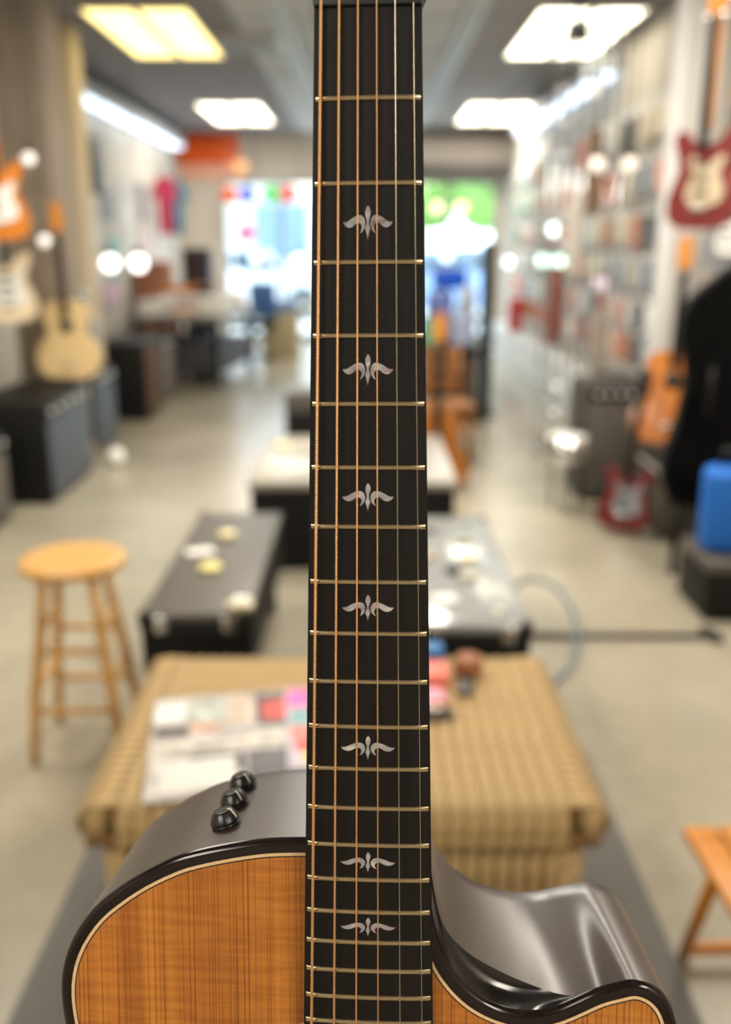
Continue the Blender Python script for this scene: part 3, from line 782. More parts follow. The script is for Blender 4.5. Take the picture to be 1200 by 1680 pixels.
t = empty('phone_stand', (.16, 1.91, ZT), .15, 'small grey metal clip on wicker table, nearest the neck', 'clip')
MB().box((-.045, -.02, 0), (.045, .02, .012), bev=.004).build('clip_base', mat('clip_grey', (84, 80, 80), .4, .5), t); MB().cyl((-.04, 0, .018), (.04, 0, .018), .006).build('clip_bar', m_chrome, t)
t.name = 'metal_clip'
t = empty('leather_strap', (.265, 2.14, ZT), R(-12), 'rolled tan leather strap with dark end on wicker table', 'strap')
MB().lathe([(.012, 0), (.034, .0), (.036, .01), (.034, .042), (.012, .042)], n=20).build('strap_roll', mat('tan_leather', (150, 92, 48), .5, noise=.2, nscale=40), t)
MB().box((-.015, -.13, 0), (.022, -.03, .010), bev=.004).build('strap_end', mat('dark_leather', (58, 48, 44), .5), t)

# round pine stool
def stool():
    t = empty('wooden_stool', (-.868, 2.56, 0), R(2), 'round-seated honey pine stool with four splayed legs', 'stool')
    t.scale = (1, 1, .965)
    MB().lathe([(.02, .60), (.140, .60), (.152, .606), (.155, .617), (.152, .628), (.14, .634), (.13, .635), (.01, .635)], n=48).build('seat', m_pine, t)
    for k in range(4):
        a = PI / 4 + k * PI / 2; c, s_ = math.cos(a), math.sin(a)
        MB().tube([(.185 * c, .185 * s_, 0), (.16 * c, .16 * s_, .22), (.125 * c, .125 * s_, .42), (.098 * c, .098 * s_, .605)], [.0145, .0165, .016, .0135], 12).build('leg', m_pine, t)
    def at(k, z):
        a = PI / 4 + k * PI / 2; r = .185 - (.087) * z / .605
        return (r * math.cos(a), r * math.sin(a), z)
    for k in range(4):
        for z in ((.17, .36) if k % 2 == 0 else (.25, .43)):
            MB().cyl(at(k, z), at((k + 1) % 4, z), .0105).build('rung', m_pine, t)
stool()

# small slatted folding bench, lower right
def bench():
    t = empty('folding_bench', (.80, 1.41, 0), R(2), 'small orange slatted wooden folding bench at lower right edge', 'bench')
    for k in range(5):
        x = -.165 + k * .072
        MB().box((x, -.16, .372), (x + .064, .16, .392), bev=.004).build('seat_slat', m_oak, t)
    for sx in (-1, 1):
        for a, b in ((-.15, .24), (.15, -.13)):
            x = sx * (.15 if a < 0 else .125); x2 = sx * (.096 if a < 0 else .085)
            mm = MB(); mm.tube([(x, -a * .15 + (.01 if a < 0 else 0), .371), (x2, b, 0.006)], .014, 8); mm.build('leg', m_oak, t)
    MB().box((-.10, .21, .03), (.10, .228, .055), bev=.004).build('cross_rail', m_oak, t)
    MB().box((-.08, -.125, .02), (.08, -.107, .045), bev=.004).build('cross_rail', m_oak, t)
bench()

# long black cases on low stands
def case(loc, w, l, z0, z1, lb, rz=0, lid=m_tolex_lid, grp=None, taper=0.0):
    t = empty('instrument_case', loc, rz, lb, 'case', grp)
    poly = [(-w / 2, -l / 2), (w / 2, -l / 2), (w / 2 - taper, l / 2), (-w / 2 + taper, l / 2)]
    MB().box((-w / 2, -l / 2, z0), (w / 2, l / 2, z1 - .035), bev=.02).build('case_body', m_tolex, t)
    MB().box((-w / 2 + .002, -l / 2 + .002, z1 - .0345), (w / 2 - .002, l / 2 - .002, z1), bev=.012).build('case_lid', lid, t)
    for sx in (-1, 1):
        for sy in (-1, 1):
            MB().box((sx * (w / 2 - .035), sy * (l / 2 - .035), z1 - .05), (sx * (w / 2 + .003), sy * (l / 2 + .003), z1 + .003), bev=.008).build('corner_cap', m_bkmetal, t)
    for s_ in (-.3, .3):
        MB().box((-.02, -l / 2 - .008, z1 - .06), (.02, -l / 2 - .0005, z1 - .01), bev=.003).build('latch', m_chrome, t, loc=(s_ * w, 0, 0))
    st = MB()
    for sx in (-1, 1):
        for sy in (-1, 1): st.box((sx * (w / 2 - .05) - .02, sy * (l / 2 - .08) - .02, 0), (sx * (w / 2 - .05) + .02, sy * (l / 2 - .08) + .02, z0 - .0005))
    st.box((-w / 2 + .03, -l / 2 + .06, z0 - .06), (w / 2 - .03, l / 2 - .06, z0 - .0006)); st.build('stand', m_tolex, t)
    return t
case((-.52, 3.13, 0), .345, 1.10, .20, .42, 'long black case left of the neck with round labels on its lid')
def disc(x, y, z, r, m, lb, cat='tin', h=.018):
    t = MB().lathe([(r * .9, 0), (r, .002), (r, h - .002), (r * .92, h), (r * .1, h)], n=24).build('round_tin', m, loc=(x, y, z)); tag(t, lb, cat); return t
disc(-.530, 3.34, .4215, .034, m_cream, 'cream round tin farther back on the left black case')
disc(-.535, 2.97, .4215, .038, mat('butter_tin', (238, 226, 150), .35), 'butter yellow round tin nearest on the left black case')
t = MB().box((-.05, -.03, 0), (.05, .03, .012), bev=.005).build('card', m_paper, loc=(-.60, 3.14, .4215), rot=(0, 0, .3)); tag(t, 'small white card beside the round tins', 'card')
t = empty('brass_clasp', (-.385, 2.62, .4235), 0, 'cream padlock shaped clasp on near corner of left case', 'clasp')
MB().box((-.04, -.03, 0), (.04, .03, .02), bev=.007).build('clasp_body', mat('clasp_cream', (206, 196, 164), .35), t)
MB().tube([(-.02, .03, .01), (-.02, .055, .01), (.02, .055, .01), (.02, .03, .01)], .005, 8).build('shackle', m_chrome, t)

# right display case with glass lid and bits inside
t = case((.315, 3.06, 0), .36, 1.12, .16, .42, 'black case with glossy lid painted pale with reflections right of the neck', lid=mat('bright_reflection_lid', (150, 152, 152), .14, spec=.8))  # whitish reflections are put into the lid colour
pk = [(.25, 2.68, .075, .065, (236, 234, 232), 'white square card on pale case lid nearest'), (.405, 2.585, .03, .03, (230, 226, 206), 'tiny cream cube at near corner of pale case lid'),
      (.37, 3.28, .06, .04, (170, 160, 146), 'taupe packet on far half of pale case lid'), (.22, 3.10, .05, .07, (176, 150, 128), 'light brown packet on pale case lid beside neck'), (.24, 3.42, .06, .05, (66, 64, 64), 'dark packet at far end of pale case lid')]
for x, y, w, d, c, lb in pk:
    o = MB().box((-w / 2, -d / 2, 0), (w / 2, d / 2, .012), bev=.003).build('card_packet', mat('pk' + str(c), c, .4), loc=(x, y, .4215), rot=(0, 0, .2)); tag(o, lb, 'packet')
disc(.365, 3.07, .4215, .032, m_cream, 'cream round tin on the pale case lid')
disc(.345, 2.88, .4215, .03, mat('tin_grey', (192, 186, 168), .3), 'greyish tin nearer than the cream one on pale lid')
disc(.30, 2.95, .4215, .028, m_bkmetal, 'dark round tin on the pale case lid')

# second row: black counter case with top, window reflection put into its pale colour
t = empty('display_counter', (-.06, 4.62, 0), 0, 'black display counter with top painted pale for window reflection crossing behind the neck', 'counter')
MB().box((-.48, -.50, .0), (.48, .55, .40), bev=.02).build('counter_body', m_tolex, t)
MB().box((-.49, -.51, .4005), (.49, .56, .44), bev=.008).build('counter_top', mat('counter_reflection', (148, 144, 136), .3), t)
disc(-.48 + .03, 4.86, .4415, .045, m_cream, 'cream round tin on the pale counter top')
for x, y, c, lb in ((-.30, 4.4, (206, 204, 200), 'pale leaflet near front of pale counter top'), (-.36, 4.95, (180, 170, 160), 'beige leaflet behind the round tin'), (.30, 4.5, (150, 146, 150), 'grey leaflet right of neck on pale counter')):
    o = MB().box((-.09, -.06, 0), (.09, .06, .004), bev=.001).build('leaflet', mat('lf' + str(c), c, .5), loc=(x, y, .4415), rot=(0, 0, .3)); tag(o, lb, 'leaflet')
t = bx('black_crate', .28, .3, .62, m_tolex, (-.36, 5.75, 0), 0, 'black crate standing behind the pale counter, left of neck', 'crate', m_tolex_lid, .01)

# floor stand tube and cable
t = empty('stand_foot', (1.0, 3.335, .012), R(-1), 'dark metal stand tube lying on the floor at right', 'stand')
MB().cyl((-.50, 0, 0), (.36, 0, 0), .012).build('tube', mat('dark_tube', (74, 68, 66), .4, .5), t)
MB().tube([(.35, .05, .006), (.37, .0, .006), (.39, -.05, .004)], [.02, .026, .014], 8).build('rubber_end', m_bkmetal, t)
cb = MB().tube(catmull([(.505, 2.9, .30), (.57, 3.3, .15), (.64, 3.75, .02), (.74, 3.99, .008), (.86, 3.90, .008), (.88, 3.60, .010), (.835, 3.335, .036), (.78, 3.12, .010), (.70, 2.98, .010), (.62, 2.86, .010)], .04), .008, 8).build('cable', mat('blue_grey_cable', (108, 126, 140), .4)); tag(cb, 'thin blue grey cable looping on the floor right of the case', 'cable')

# amplifiers along the left wall
def amp(x, y, w, d, h, rz, lb, face=m_tolex, body=m_tolex, panel=True, cat='amplifier'):
    """front faces +x after rotation"""
    t = empty('guitar_amplifier', (x, y, 0), rz, lb, cat)
    MB().box((-d / 2, -w / 2, .012), (d / 2, w / 2, h), bev=.015).build('cabinet', body, t)
    MB().box((d / 2 + .0005, -w / 2 + .03, .04), (d / 2 + .01, w / 2 - .03, h - (.12 if panel else .04)), bev=.003).build('speaker_cloth', face, t)
    if panel:
        MB().box((d / 2 + .0005, -w / 2 + .03, h - .105), (d / 2 + .012, w / 2 - .03, h - .03), bev=.003).build('control_panel', mat('amp_panel', (60, 60, 62), .3, .5), t)
        for k in range(5): MB().cyl((d / 2 + .012, -w / 2 + .08 + k * (w - .16) / 4, h - .068), (d / 2 + .03, -w / 2 + .08 + k * (w - .16) / 4, h - .068), .011).build('amp_knob', m_white, t)
    MB().tube([(-.02, -.10, h), (-.02, -.09, h + .025), (-.02, .09, h + .025), (-.02, .10, h)], .009, 8).build('handle', m_bkmetal, t)
    for sx in (-1, 1):
        for sy in (-1, 1): MB().cyl((sx * (d / 2 - .05), sy * (w / 2 - .05), 0), (sx * (d / 2 - .05), sy * (w / 2 - .05), .0125), .02).build('foot', m_bkmetal, t)
    return t
amp(-2.22, 4.62, .75, .42, .52, 0, 'low amplifier at far left edge, cut by the frame', m_cloth)
amp(-2.10, 5.68, .85, .46, .62, 0, 'big black amplifier with slate grey side, nearest the column', m_greyb)
amp(-2.20, 6.92, .62, .42, .60, 0, 'slim amplifier with blue grey front behind the big black one', m_greyb)
amp(-2.12, 8.25, .60, .42, .68, 0, 'black amplifier with brown cloth front farther along left wall', mat('brown_cloth', (92, 66, 40), .8, noise=.2, nscale=80), panel=False)
amp(-2.18, 9.3, .6, .36, .62, 0, 'grey fronted amplifier before the paper laden table', mat('pale_cloth', (120, 112, 108), .8, noise=.2, nscale=80))
bxk = disc
o = MB().ball((0, 0, .06), .06, 20, 12).build('white_highlight_ball', m_white, loc=(-1.76, 6.3, 0)); tag(o, 'white ball added as a highlight spot on floor beside the big amplifier', 'ball')  # white ball stands in for a bright highlight spot

# columns
t = empty('square_column', (-2.14, 6.32, 0), 0, 'tall brown grey square column at left edge', 'column')
MB().box((-.17, -.17, 0), (.17, .17, ZC - .005), bev=.01).build('column_shaft', mat('column_taupe', (132, 120, 106), .7, noise=.08, nscale=4), t)
MB().box((-.19, -.19, 0), (.19, .19, .12), bev=.008).build('column_foot', mat('column_taupe', (112, 102, 90), .7), t)
t = empty('square_column', (-2.33, 7.65, 0), 0, 'slimmer cream column behind the brown grey one', 'column')
MB().box((-.13, -.13, 0), (.13, .13, ZC - .005), bev=.01).build('column_shaft', mat('column_cream', (206, 190, 164), .7), t)
MB().box((-.15, -.15, 0), (.15, .15, .12), bev=.008).build('column_foot', mat('column_cream', (206, 190, 164), .7), t)
t = empty('square_column', (1.86, 5.62, 0), 0, 'white column on the right before the accessory racks', 'column')
MB().box((-.11, -.11, 0), (.11, .11, ZC - .005), bev=.01).build('column_shaft', mat('column_white', (206, 204, 204), .6), t)
MB().box((-.13, -.13, 0), (.13, .13, .75), bev=.008).build('column_foot', mat('column_beige', (204, 192, 170), .7), t)

# guitars hanging or standing
def guitar_shape(kind='electric'):
    if kind == 'acoustic':
        half = [(0, .0), (.09, .0), (.17, .03), (.20, .12), (.175, .21), (.12, .285), (.13, .35), (.145, .41), (.115, .47), (.03, .49)]
    else:
        half = [(0, 0), (.09, .005), (.15, .04), (.165, .11), (.14, .19), (.115, .24), (.125, .30), (.15, .37), (.12, .41), (.07, .36), (.03, .345)]
    p = catmull(half, .02)
    return [(x, z) for x, z in p] + [(-x, z) for x, z in reversed(p) if x > 1e-6]
def hang_guitar(x, y, z, rz, body, lb, kind='electric', guard=None, group=None, neckm=None, hook=True, tilt=0.0, wallx=None):
    """z = bottom of the body; front faces -y before rotation"""
    t = empty('hanging_guitar' if hook else 'standing_guitar', (x, y, z), rz, lb, 'guitar', group)
    if tilt: t.rotation_euler = (tilt, 0, rz)
    th = .045 if kind == 'electric' else .10
    gs = guitar_shape(kind)
    MB().prism(gs, -th / 2, th / 2, 'xz').build('body', body, t)
    top = .42 if kind == 'electric' else .49
    if guard: MB().prism([(a * .55 + .02, b * .5 + .10) for a, b in gs], -th / 2 - .004, -th / 2 - .0005, 'xz').build('pickguard', guard, t)
    if kind == 'electric':
        for k in range(3): MB().box((-.035, -th / 2 - .012, .14 + k * .06), (.035, -th / 2 - .0045, .158 + k * .06), bev=.002).build('pickup', m_black, t)
    else:
        MB().lathe([(.045, -.004), (.045, -.0005)], (0, -th / 2, .33), 24, axis='y').build('sound_hole', m_bkmetal, t)
    MB().box((-.04, -th / 2 - .012, .08), (.04, -th / 2 - .0005, .10), bev=.002).build('bridge', m_chrome, t)
    MB().box((-.024, -th / 2 - .018, top - .10), (.024, -th / 2 - .0125, top + .42), bev=.002).build('fretboard', neckm or m_ebony, t)
    MB().box((-.022, -th / 2 - .0124, top - .02), (.022, -th / 2 + .012, top + .42), bev=.004).build('neck', m_oak, t)
    MB().prism([(-.022, top + .42), (-.04, top + .45), (-.036, top + .58), (0, top + .6), (.036, top + .58), (.04, top + .45), (.022, top + .42)], -th / 2 - .012, -th / 2 + .003, 'xz').build('headstock', neckm or m_oak, t)
    if hook:
        hk = MB(); hk.cyl((0, .02, top + .50), (0, .17, top + .50), .008)
        hk.tube([(-.035, -.05, top + .415), (-.035, .02, top + .415), (0, .02, top + .46), (.035, .02, top + .415), (.035, -.05, top + .415)], .006, 8)
        hk.cyl((0, .02, top + .46), (0, .02, top + .50), .007)
        hk.build('wall_hook', m_chrome, t)
    return t
m_red = mat('cherry_red', (124, 16, 22), .2, coat=.6)
m_orangeg = mat('sunburst_orange', (206, 122, 38), .22, coat=.6)
m_creamg = mat('cream_lacquer', (226, 208, 178), .25, coat=.5)
m_whiteg = mat('white_lacquer', (232, 230, 226), .25, coat=.5)
m_blueg = mat('blue_lacquer', (64, 100, 140), .25, coat=.5)
m_greyg = mat('silver_lacquer', (150, 152, 158), .25, .4)
# left side, near: guitars on an A-shaped rail
def rail(x, y0, y1, z, lb):
    t = empty('guitar_rail', (x, (y0 + y1) / 2, 0), 0, lb, 'rail')
    h = (y1 - y0) / 2
    MB().cyl((0, -h, z), (0, h, z), .016).build('rail_bar', m_bkmetal, t)
    for s_ in (-h + .03, h - .03):
        MB().cyl((0, s_, 0.01), (0, s_, z), .016).build('rail_post', m_bkmetal, t)
        MB().box((-.14, s_ - .03, 0), (.14, s_ + .03, .02), bev=.005).build('rail_foot', m_bkmetal, t)
    return t
rail(-2.62, 4.1, 5.3, 2.55, 'black guitar rail frame beyond the left edge of picture')
hang_guitar(-2.0, 5.22, 1.52, R(18), m_orangeg, 'orange bodied guitar with white guard hanging at left edge', 'electric', m_white)
hang_guitar(-2.14, 5.60, 1.05, R(25), m_creamg, 'white guitar hanging lower at the left edge', 'electric', m_white)
hang_guitar(-1.94, 6.05, .66, R(10), mat('natural_spruce', (214, 186, 136), .35, coat=.3), 'natural blonde acoustic guitar standing on the big amplifier', 'acoustic', None, hook=False)
hang_guitar(-2.33, 7.37, .68, 0, m_greyg, 'pale silver guitar hung on the cream column', 'acoustic', None)

# glowing balls added in place of bright specular highlights, not lamps
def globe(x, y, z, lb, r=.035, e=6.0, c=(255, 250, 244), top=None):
    t = empty('highlight_globe', (x, y, z), 0, lb, 'highlight stand-in', None)
    MB().ball((0, 0, 0), r, 16, 10).build('highlight_ball', mat('highlight_ball%s%.1f' % (str(c), e), c, .4, emit=e), t)
    MB().cyl((0, 0, r * .8), (0, 0, r * 1.9), r * .5).build('highlight_ball_cap', m_bkmetal, t)
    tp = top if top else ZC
    MB().cyl((0, 0, r * 1.85), (0, 0, tp - z - .006), .004, n=6).build('highlight_globe_cord', m_bkmetal, t)
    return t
globe(-2.02, 5.85, 1.99, 'small white stand-in highlight globe upper left on the brown grey column', e=.8)
globe(-2.02, 6.0, 1.52, 'small white stand-in highlight globe lower down the brown grey column', e=.8)
globe(-2.36, 8.75, 1.33, 'bright stand-in highlight globe left one of the pair near left wall', .075, 3)
globe(-2.10, 8.75, 1.33, 'bright stand-in highlight globe right one of the pair near left wall', .075, 3)

# loudspeaker on a pole, table with papers, chairs etc.
t = empty('speaker_on_pole', (-2.62, 9.05, 0), 0, 'dark loudspeaker on tall black pole along left wall', 'loudspeaker')
MB().box((-.13, -.14, 1.95), (.13, .14, 2.45), bev=.02).build('speaker_box', mat('dark_slate', (46, 58, 70), .5), t)
MB().cyl((0, 0, .3), (0, 0, 1.95), .035).build('pole', m_bkmetal, t)
for k in range(3):
    a = k * 2 * PI / 3; MB().cyl((0, 0, .6), (.14 * math.cos(a), .2 * math.sin(a), .0), .016).build('leg', m_bkmetal, t)
MB().box((-.05, -.05, .9), (.05, .05, 1.3), bev=.01).build('pole_sleeve', m_bkmetal, t)
t = empty('sheet_music_table', (-1.95, 10.7, 0), R(-6), 'table along the left heaped with white printed sheets', 'table')
MB().box((-.5, -.8, .70), (.5, .8, .76), bev=.008).build('table_top', mat('table_grey', (120, 118, 120), .5), t)
for sx in (-1, 1):
    for sy in (-1, 1): MB().box((sx * .44 - .03, sy * .74 - .03, 0), (sx * .44 + .03, sy * .74 + .03, .699)).build('leg', m_bkmetal, t)
MB().box((-.46, -.7, .15), (.46, .7, .45), bev=.01).build('under_shelf', mat('shelf_dark', (58, 56, 62), .6), t)
stk = [((232, 230, 228), 'off white'), ((240, 240, 240), 'bright white'), ((226, 200, 176), 'peach'), ((200, 214, 226), 'pale blue'), ((236, 236, 230), 'ivory'), ((214, 206, 200), 'pale taupe')]
for r_ in range(4):
    for q_ in range(3):
        c, cn_ = stk[(r_ * 3 + q_ * 2 + r_ // 2) % 6]; h = (.16, .07, .20, .11, .18, .09, .14)[(r_ * 3 + q_) % 7]
        o = MB().box((-.13, -.16, 0), (.13, .16, h), bev=.006).build('book_stack', mat('sheet' + str(c), c, .5), loc=(-1.95 + (q_ - 1) * .325, 10.7 + (r_ - 1.5) * .385, .7615), rot=(0, 0, (-.12, .1, -.05, .13, 0)[(r_ + q_) % 5] + R(-6)))
        tag(o, '%s song book stack, %s row from the front, %s on the left table' % (cn_, ('first', 'second', 'third', 'last')[r_], ('wall side', 'middle', 'aisle side')[q_]), 'books', 'song book stacks on the left table')
t = hang_guitar(-2.25, 9.98, 1.02, R(30), m_orangeg, 'orange brown instrument lying on the pale book stacks', 'acoustic', None, hook=False)
t.rotation_euler = (R(-90), 0, R(-52)); t.location = (-2.2, 10.05, 1.03); t.scale = (.8, .8, .8); t.name = 'lying_guitar'
t = empty('office_chair', (-1.48, 12.2, 0), R(-30), 'black office chair with blue seat back at far left', 'chair')
MB().box((-.24, -.24, .45), (.24, .24, .53), bev=.03).build('seat', m_tolex, t); MB().box((-.22, .2, .56), (.22, .26, 1.02), bev=.03).build('backrest', mat('chair_blue', (80, 120, 180), .6), t)
MB().cyl((0, 0, .1), (0, 0, .45), .03).build('gas_lift', m_chrome, t)
for k in range(5):
    a = k * 2 * PI / 5; MB().cyl((0, 0, .1), (.27 * math.cos(a), .27 * math.sin(a), .05), .02).build('chair_spoke', m_bkmetal, t)
t = bx('cream_cabinet', .5, .45, .78, mat('cabinet_cream', (190, 176, 140), .6), (-1.15, 12.7, 0), 0, 'cream cabinet standing before the shop window left of neck', 'cabinet', mat('cab_top', (120, 150, 190), .4), .01)
t = bx('black_cabinet', .34, .34, 1.45, mat('brown_black', (44, 30, 28), .5), (-2.12, 12.0, 0), 0, 'tall brown black cabinet behind the heaped table', 'cabinet', None, .01)
t = bx('red_brown_cabinet', .4, .34, 1.3, mat('terracotta', (170, 110, 84), .6), (-2.6, 11.6, 0), 0, 'terracotta coloured cabinet against left wall', 'cabinet', None, .01)

# posters and packets on the left wall (real flat boards)
posters = [(9.9, 1.5, .5, .9, (216, 216, 222)), (10.6, 1.9, .45, .35, (120, 130, 140)), (10.7, 1.35, .5, .5, (140, 190, 184)), (11.4, 1.75, .55, 1.0, (196, 196, 194)), (12.2, 2.0, .4, .5, (104, 110, 124)),
           (12.3, 1.4, .5, .55, (206, 186, 186)), (13.1, 1.6, .5, .9, (214, 208, 204)), (9.6, 2.25, .5, .4, (206, 190, 176)), (10.5, .95, .7, .25, (214, 180, 196))]
pl = ['tall pale lilac board', 'small blue grey poster', 'teal green poster', 'tall light grey board', 'slate grey poster', 'dusty pink poster', 'off white board nearest the window', 'beige poster high on wall', 'pinkish strip low on wall']
for (y, z, w, h, c), lb in zip(posters, pl):
    t = empty('wall_poster', (X0 + .001, y, z), 0, lb + ' on the left wall', 'poster')
    MB().box((0, -w / 2, -h / 2), (.015, w / 2, h / 2)).build('poster_frame', mat('poster_edge', (180, 178, 176), .5), t)
    MB().box((.0151, -w / 2 + .02, -h / 2 + .02), (.018, w / 2 - .02, h / 2 - .02)).build('poster_print', mat('post' + str(c), c, .5, noise=.25, nscale=5), t)
for y, c, lb in ((12.75, (170, 40, 72), 'crimson shirt hanging on the left wall near the window'), (13.45, (34, 104, 128), 'teal shirt hanging beside the crimson one')):
    t = empty('hanging_shirt', (X0 + .20, y, 1.62), R(20), lb, 'shirt')
    sh = [(-.16, 0), (.16, 0), (.17, .50), (.27, .42), (.31, .52), (.16, .72), (.07, .74), (0, .70), (-.07, .74), (-.16, .72), (-.31, .52), (-.27, .42), (-.17, .50)]
    MB().prism([(a_ * .55, b_) for a_, b_ in sh], -.04, .04, 'xz').build('shirt_cloth', mat('cloth' + str(c), c, .8), t)
    MB().tube([(-.11, 0, .70), (0, 0, .80), (.11, 0, .70)], .008, 6).build('coat_hanger', m_chrome, t)
    MB().tube([(0, 0, .80), (0, 0, .86), (-.19, 0.06, .86)], .007, 6).build('wall_peg', m_chrome, t)

# coloured paper discs hanging in the window
discs = [(-1.99, 2.19, (240, 88, 40), 'orange red paper disc hanging in window, leftmost of the row'), (-1.74, 2.19, (66, 92, 226), 'blue paper disc hanging in window beside the orange red one'), (-1.38, 2.20, (60, 206, 92), 'green paper disc hanging in window'),
         (-1.13, 2.20, (240, 84, 96), 'red pink paper disc hanging in window nearest the neck'), (-1.78, 1.66, (238, 92, 176), 'magenta paper disc hanging below the row in window'), (-1.82, 2.55, (240, 176, 128), 'pale orange paper disc above the row')]
for x, z, c, lb in discs:
    t = empty('paper_disc', (x, Y1 - .66 + (.10 if z < 2 else (-.10 if z > 2.4 else 0)), z), 0, lb, 'decoration')
    MB().lathe([(.02, -.012), (.118, -.01), (.122, 0), (.118, .01), (.02, .012)], n=28, axis='y').build('disc_paper', mat('disc' + str(c), c, .6, emit=0), t)
    MB().cyl((0, 0, .121), (0, 0, ZC - z - .005), .003, n=6).build('thread', m_white, t)
t = empty('orange_banner', (-2.42, Y1 - .03, 2.66), 0, 'bright orange banner in the far left corner under the ceiling', 'banner')
MB().box((-.42, -.02, .0), (.50, .02, .42), bev=.004).build('banner_cloth', mat('banner_orange', (250, 100, 14), .6), t)
MB().box((-.42, -.021, -.22), (.40, .019, -.001), bev=.004).build('banner_hem', mat('banner_peach', (238, 176, 150), .6), t)
t = empty('window_shelf', (-1.2, Y1 - .2, 0), 0, 'low white window shelf with pale stock under the shop window', 'shelf')
MB().box((-.9, -.14, .55), (.95, .14, .60), bev=.005).build('shelf_board', m_white, t)
for x in (-.8, 0, .85): MB().box((x - .02, -.1, 0), (x + .02, .1, .549)).build('shelf_leg', m_white, t)
globe(-1.0, 14.2, 1.27, 'stand-in highlight globe left of the neck near the window', .07, 3.5, (226, 240, 255))  # glowing balls added for bright spots by the window
globe(-1.62, 14.0, 1.30, 'stand-in highlight globe farther left near the window', .07, 2.5, (226, 240, 255))
globe(1.05, 14.2, 2.02, 'warm stand-in highlight globe hanging before the window right of neck', .08, 1.5, (255, 240, 190))
globe(1.42, 14.2, 2.02, 'warm stand-in highlight globe second right of neck before the window', .08, 1.5, (255, 240, 190))
globe(1.18, 13.8, 1.34, 'bluish stand-in highlight globe low before the window right of neck', .09, 2.0, (206, 236, 255))

# centre right: wooden chair, display with bags, black stand
t = empty('wooden_chair', (.53, 6.35, 0), R(10), 'orange brown wooden chair right behind the neck', 'chair')
MB().box((-.20, -.20, .40), (.20, .20, .44), bev=.01).build('seat', mat('walnut_brown', (134, 84, 34), .45, noise=.15, nscale=6), t)
for sx in (-1, 1):
    for sy in (-1, 1): MB().cyl((sx * .17, sy * .17, 0), (sx * .16, sy * .16, .40), .022).build('leg', mat('walnut_brown', (134, 84, 34), .45, noise=.15, nscale=6), t)
    MB().cyl((sx * .16, .17, .43), (sx * .17, .2, .80), .02).build('back_post', mat('walnut_brown', (134, 84, 34), .45, noise=.15, nscale=6), t)
for k in range(3): MB().box((-.16, .175, .50 + k * .11), (.16, .195, .57 + k * .11), bev=.005).build('back_slat', mat('walnut_brown', (134, 84, 34), .45, noise=.15, nscale=6), t)
hang_guitar(.45, 5.62, .012, R(-6), mat('amber_lacquer', (160, 96, 34), .3, coat=.4), 'amber guitar standing on the floor beside wooden chair', 'acoustic', None, hook=False, tilt=R(-6))
t = empty('bag_display', (.78, 8.1, 0), 0, 'dark low display stand carrying the coloured bags', 'display')
MB().box((-.32, -.3, 0), (.21, .3, .10), bev=.01).build('display_foot', m_tolex, t); MB().box((-.28, -.26, .1005), (.18, .26, .60), bev=.01).build('display_block', mat('display_brown', (70, 52, 36), .6), t)
MB().box((-.32, -.3, .6005), (.21, .3, .64), bev=.01).build('display_top', m_tolex, t)
def bag(x, y, z, w, h, c, lb, d=.16):
    t = empty('carry_bag', (x, y, z), random.uniform(-.3, .3), lb, 'bag')
    MB().box((-w / 2, -d / 2, 0), (w / 2, d / 2, h), bev=.04).build('bag_body', mat('bag' + str(c), c, .6, noise=.1, nscale=20), t)
    MB().tube([(-w * .25, 0, h - .01), (-w * .2, 0, h + .08), (w * .2, 0, h + .08), (w * .25, 0, h - .01)], .010, 8).build('bag_handle', m_bkmetal, t)
    MB().box((-w * .35, -d / 2 - .012, h * .12), (w * .35, -d / 2 - .0005, h * .5), bev=.008).build('bag_pocket', mat('bag' + str(c), c, .6), t)
bag(.57, 7.95, .6415, .20, .24, (92, 150, 116), 'green bag at the left of bag display')
bag(.83, 7.95, .6415, .20, .30, (150, 160, 190), 'pale blue grey bag in front on display')
bag(.66, 8.24, .6415, .24, .46, (96, 110, 170), 'muted violet blue bag behind the green one', .14)
bag(.90, 8.24, .6415, .15, .50, (180, 190, 206), 'light grey bag at the right back of display', .12)
t = empty('counter_monitor', (.76, 8.62, 0), R(10), 'blue topped box on a tall stand above the bags', 'box')
MB().box((-.14, -.08, 1.10), (.16, .08, 1.28), bev=.02).build('box_body', mat('vivid_blue', (16, 92, 226), .5), t); MB().cyl((0, 0, .02), (0, 0, 1.1), .02).build('stand_pole', m_bkmetal, t); MB().lathe([(.15, 0), (.15, .02), (.02, .03)], n=20).build('stand_base', m_bkmetal, t)
t.name = 'blue_box_on_stand'
t = empty('black_banner_stand', (1.08, 8.3, 0), 0, 'narrow tall black stand right of the bags', 'stand')
MB().box((-.055, -.06, .03), (.055, .06, 1.52), bev=.01).build('stand_body', m_bkmetal, t); MB().box((-.07, -.15, 0), (.10, .15, .0295), bev=.01).build('stand_base', m_bkmetal, t)
o = MB().box((-.09, -.07, 0), (.09, .07, .42), bev=.03).build('red_bag', mat('bag_red', (206, 66, 70), .6), loc=(1.915, 11.9, .4215)); tag(o, 'red packet standing on white plinth far along right wall', 'packet')

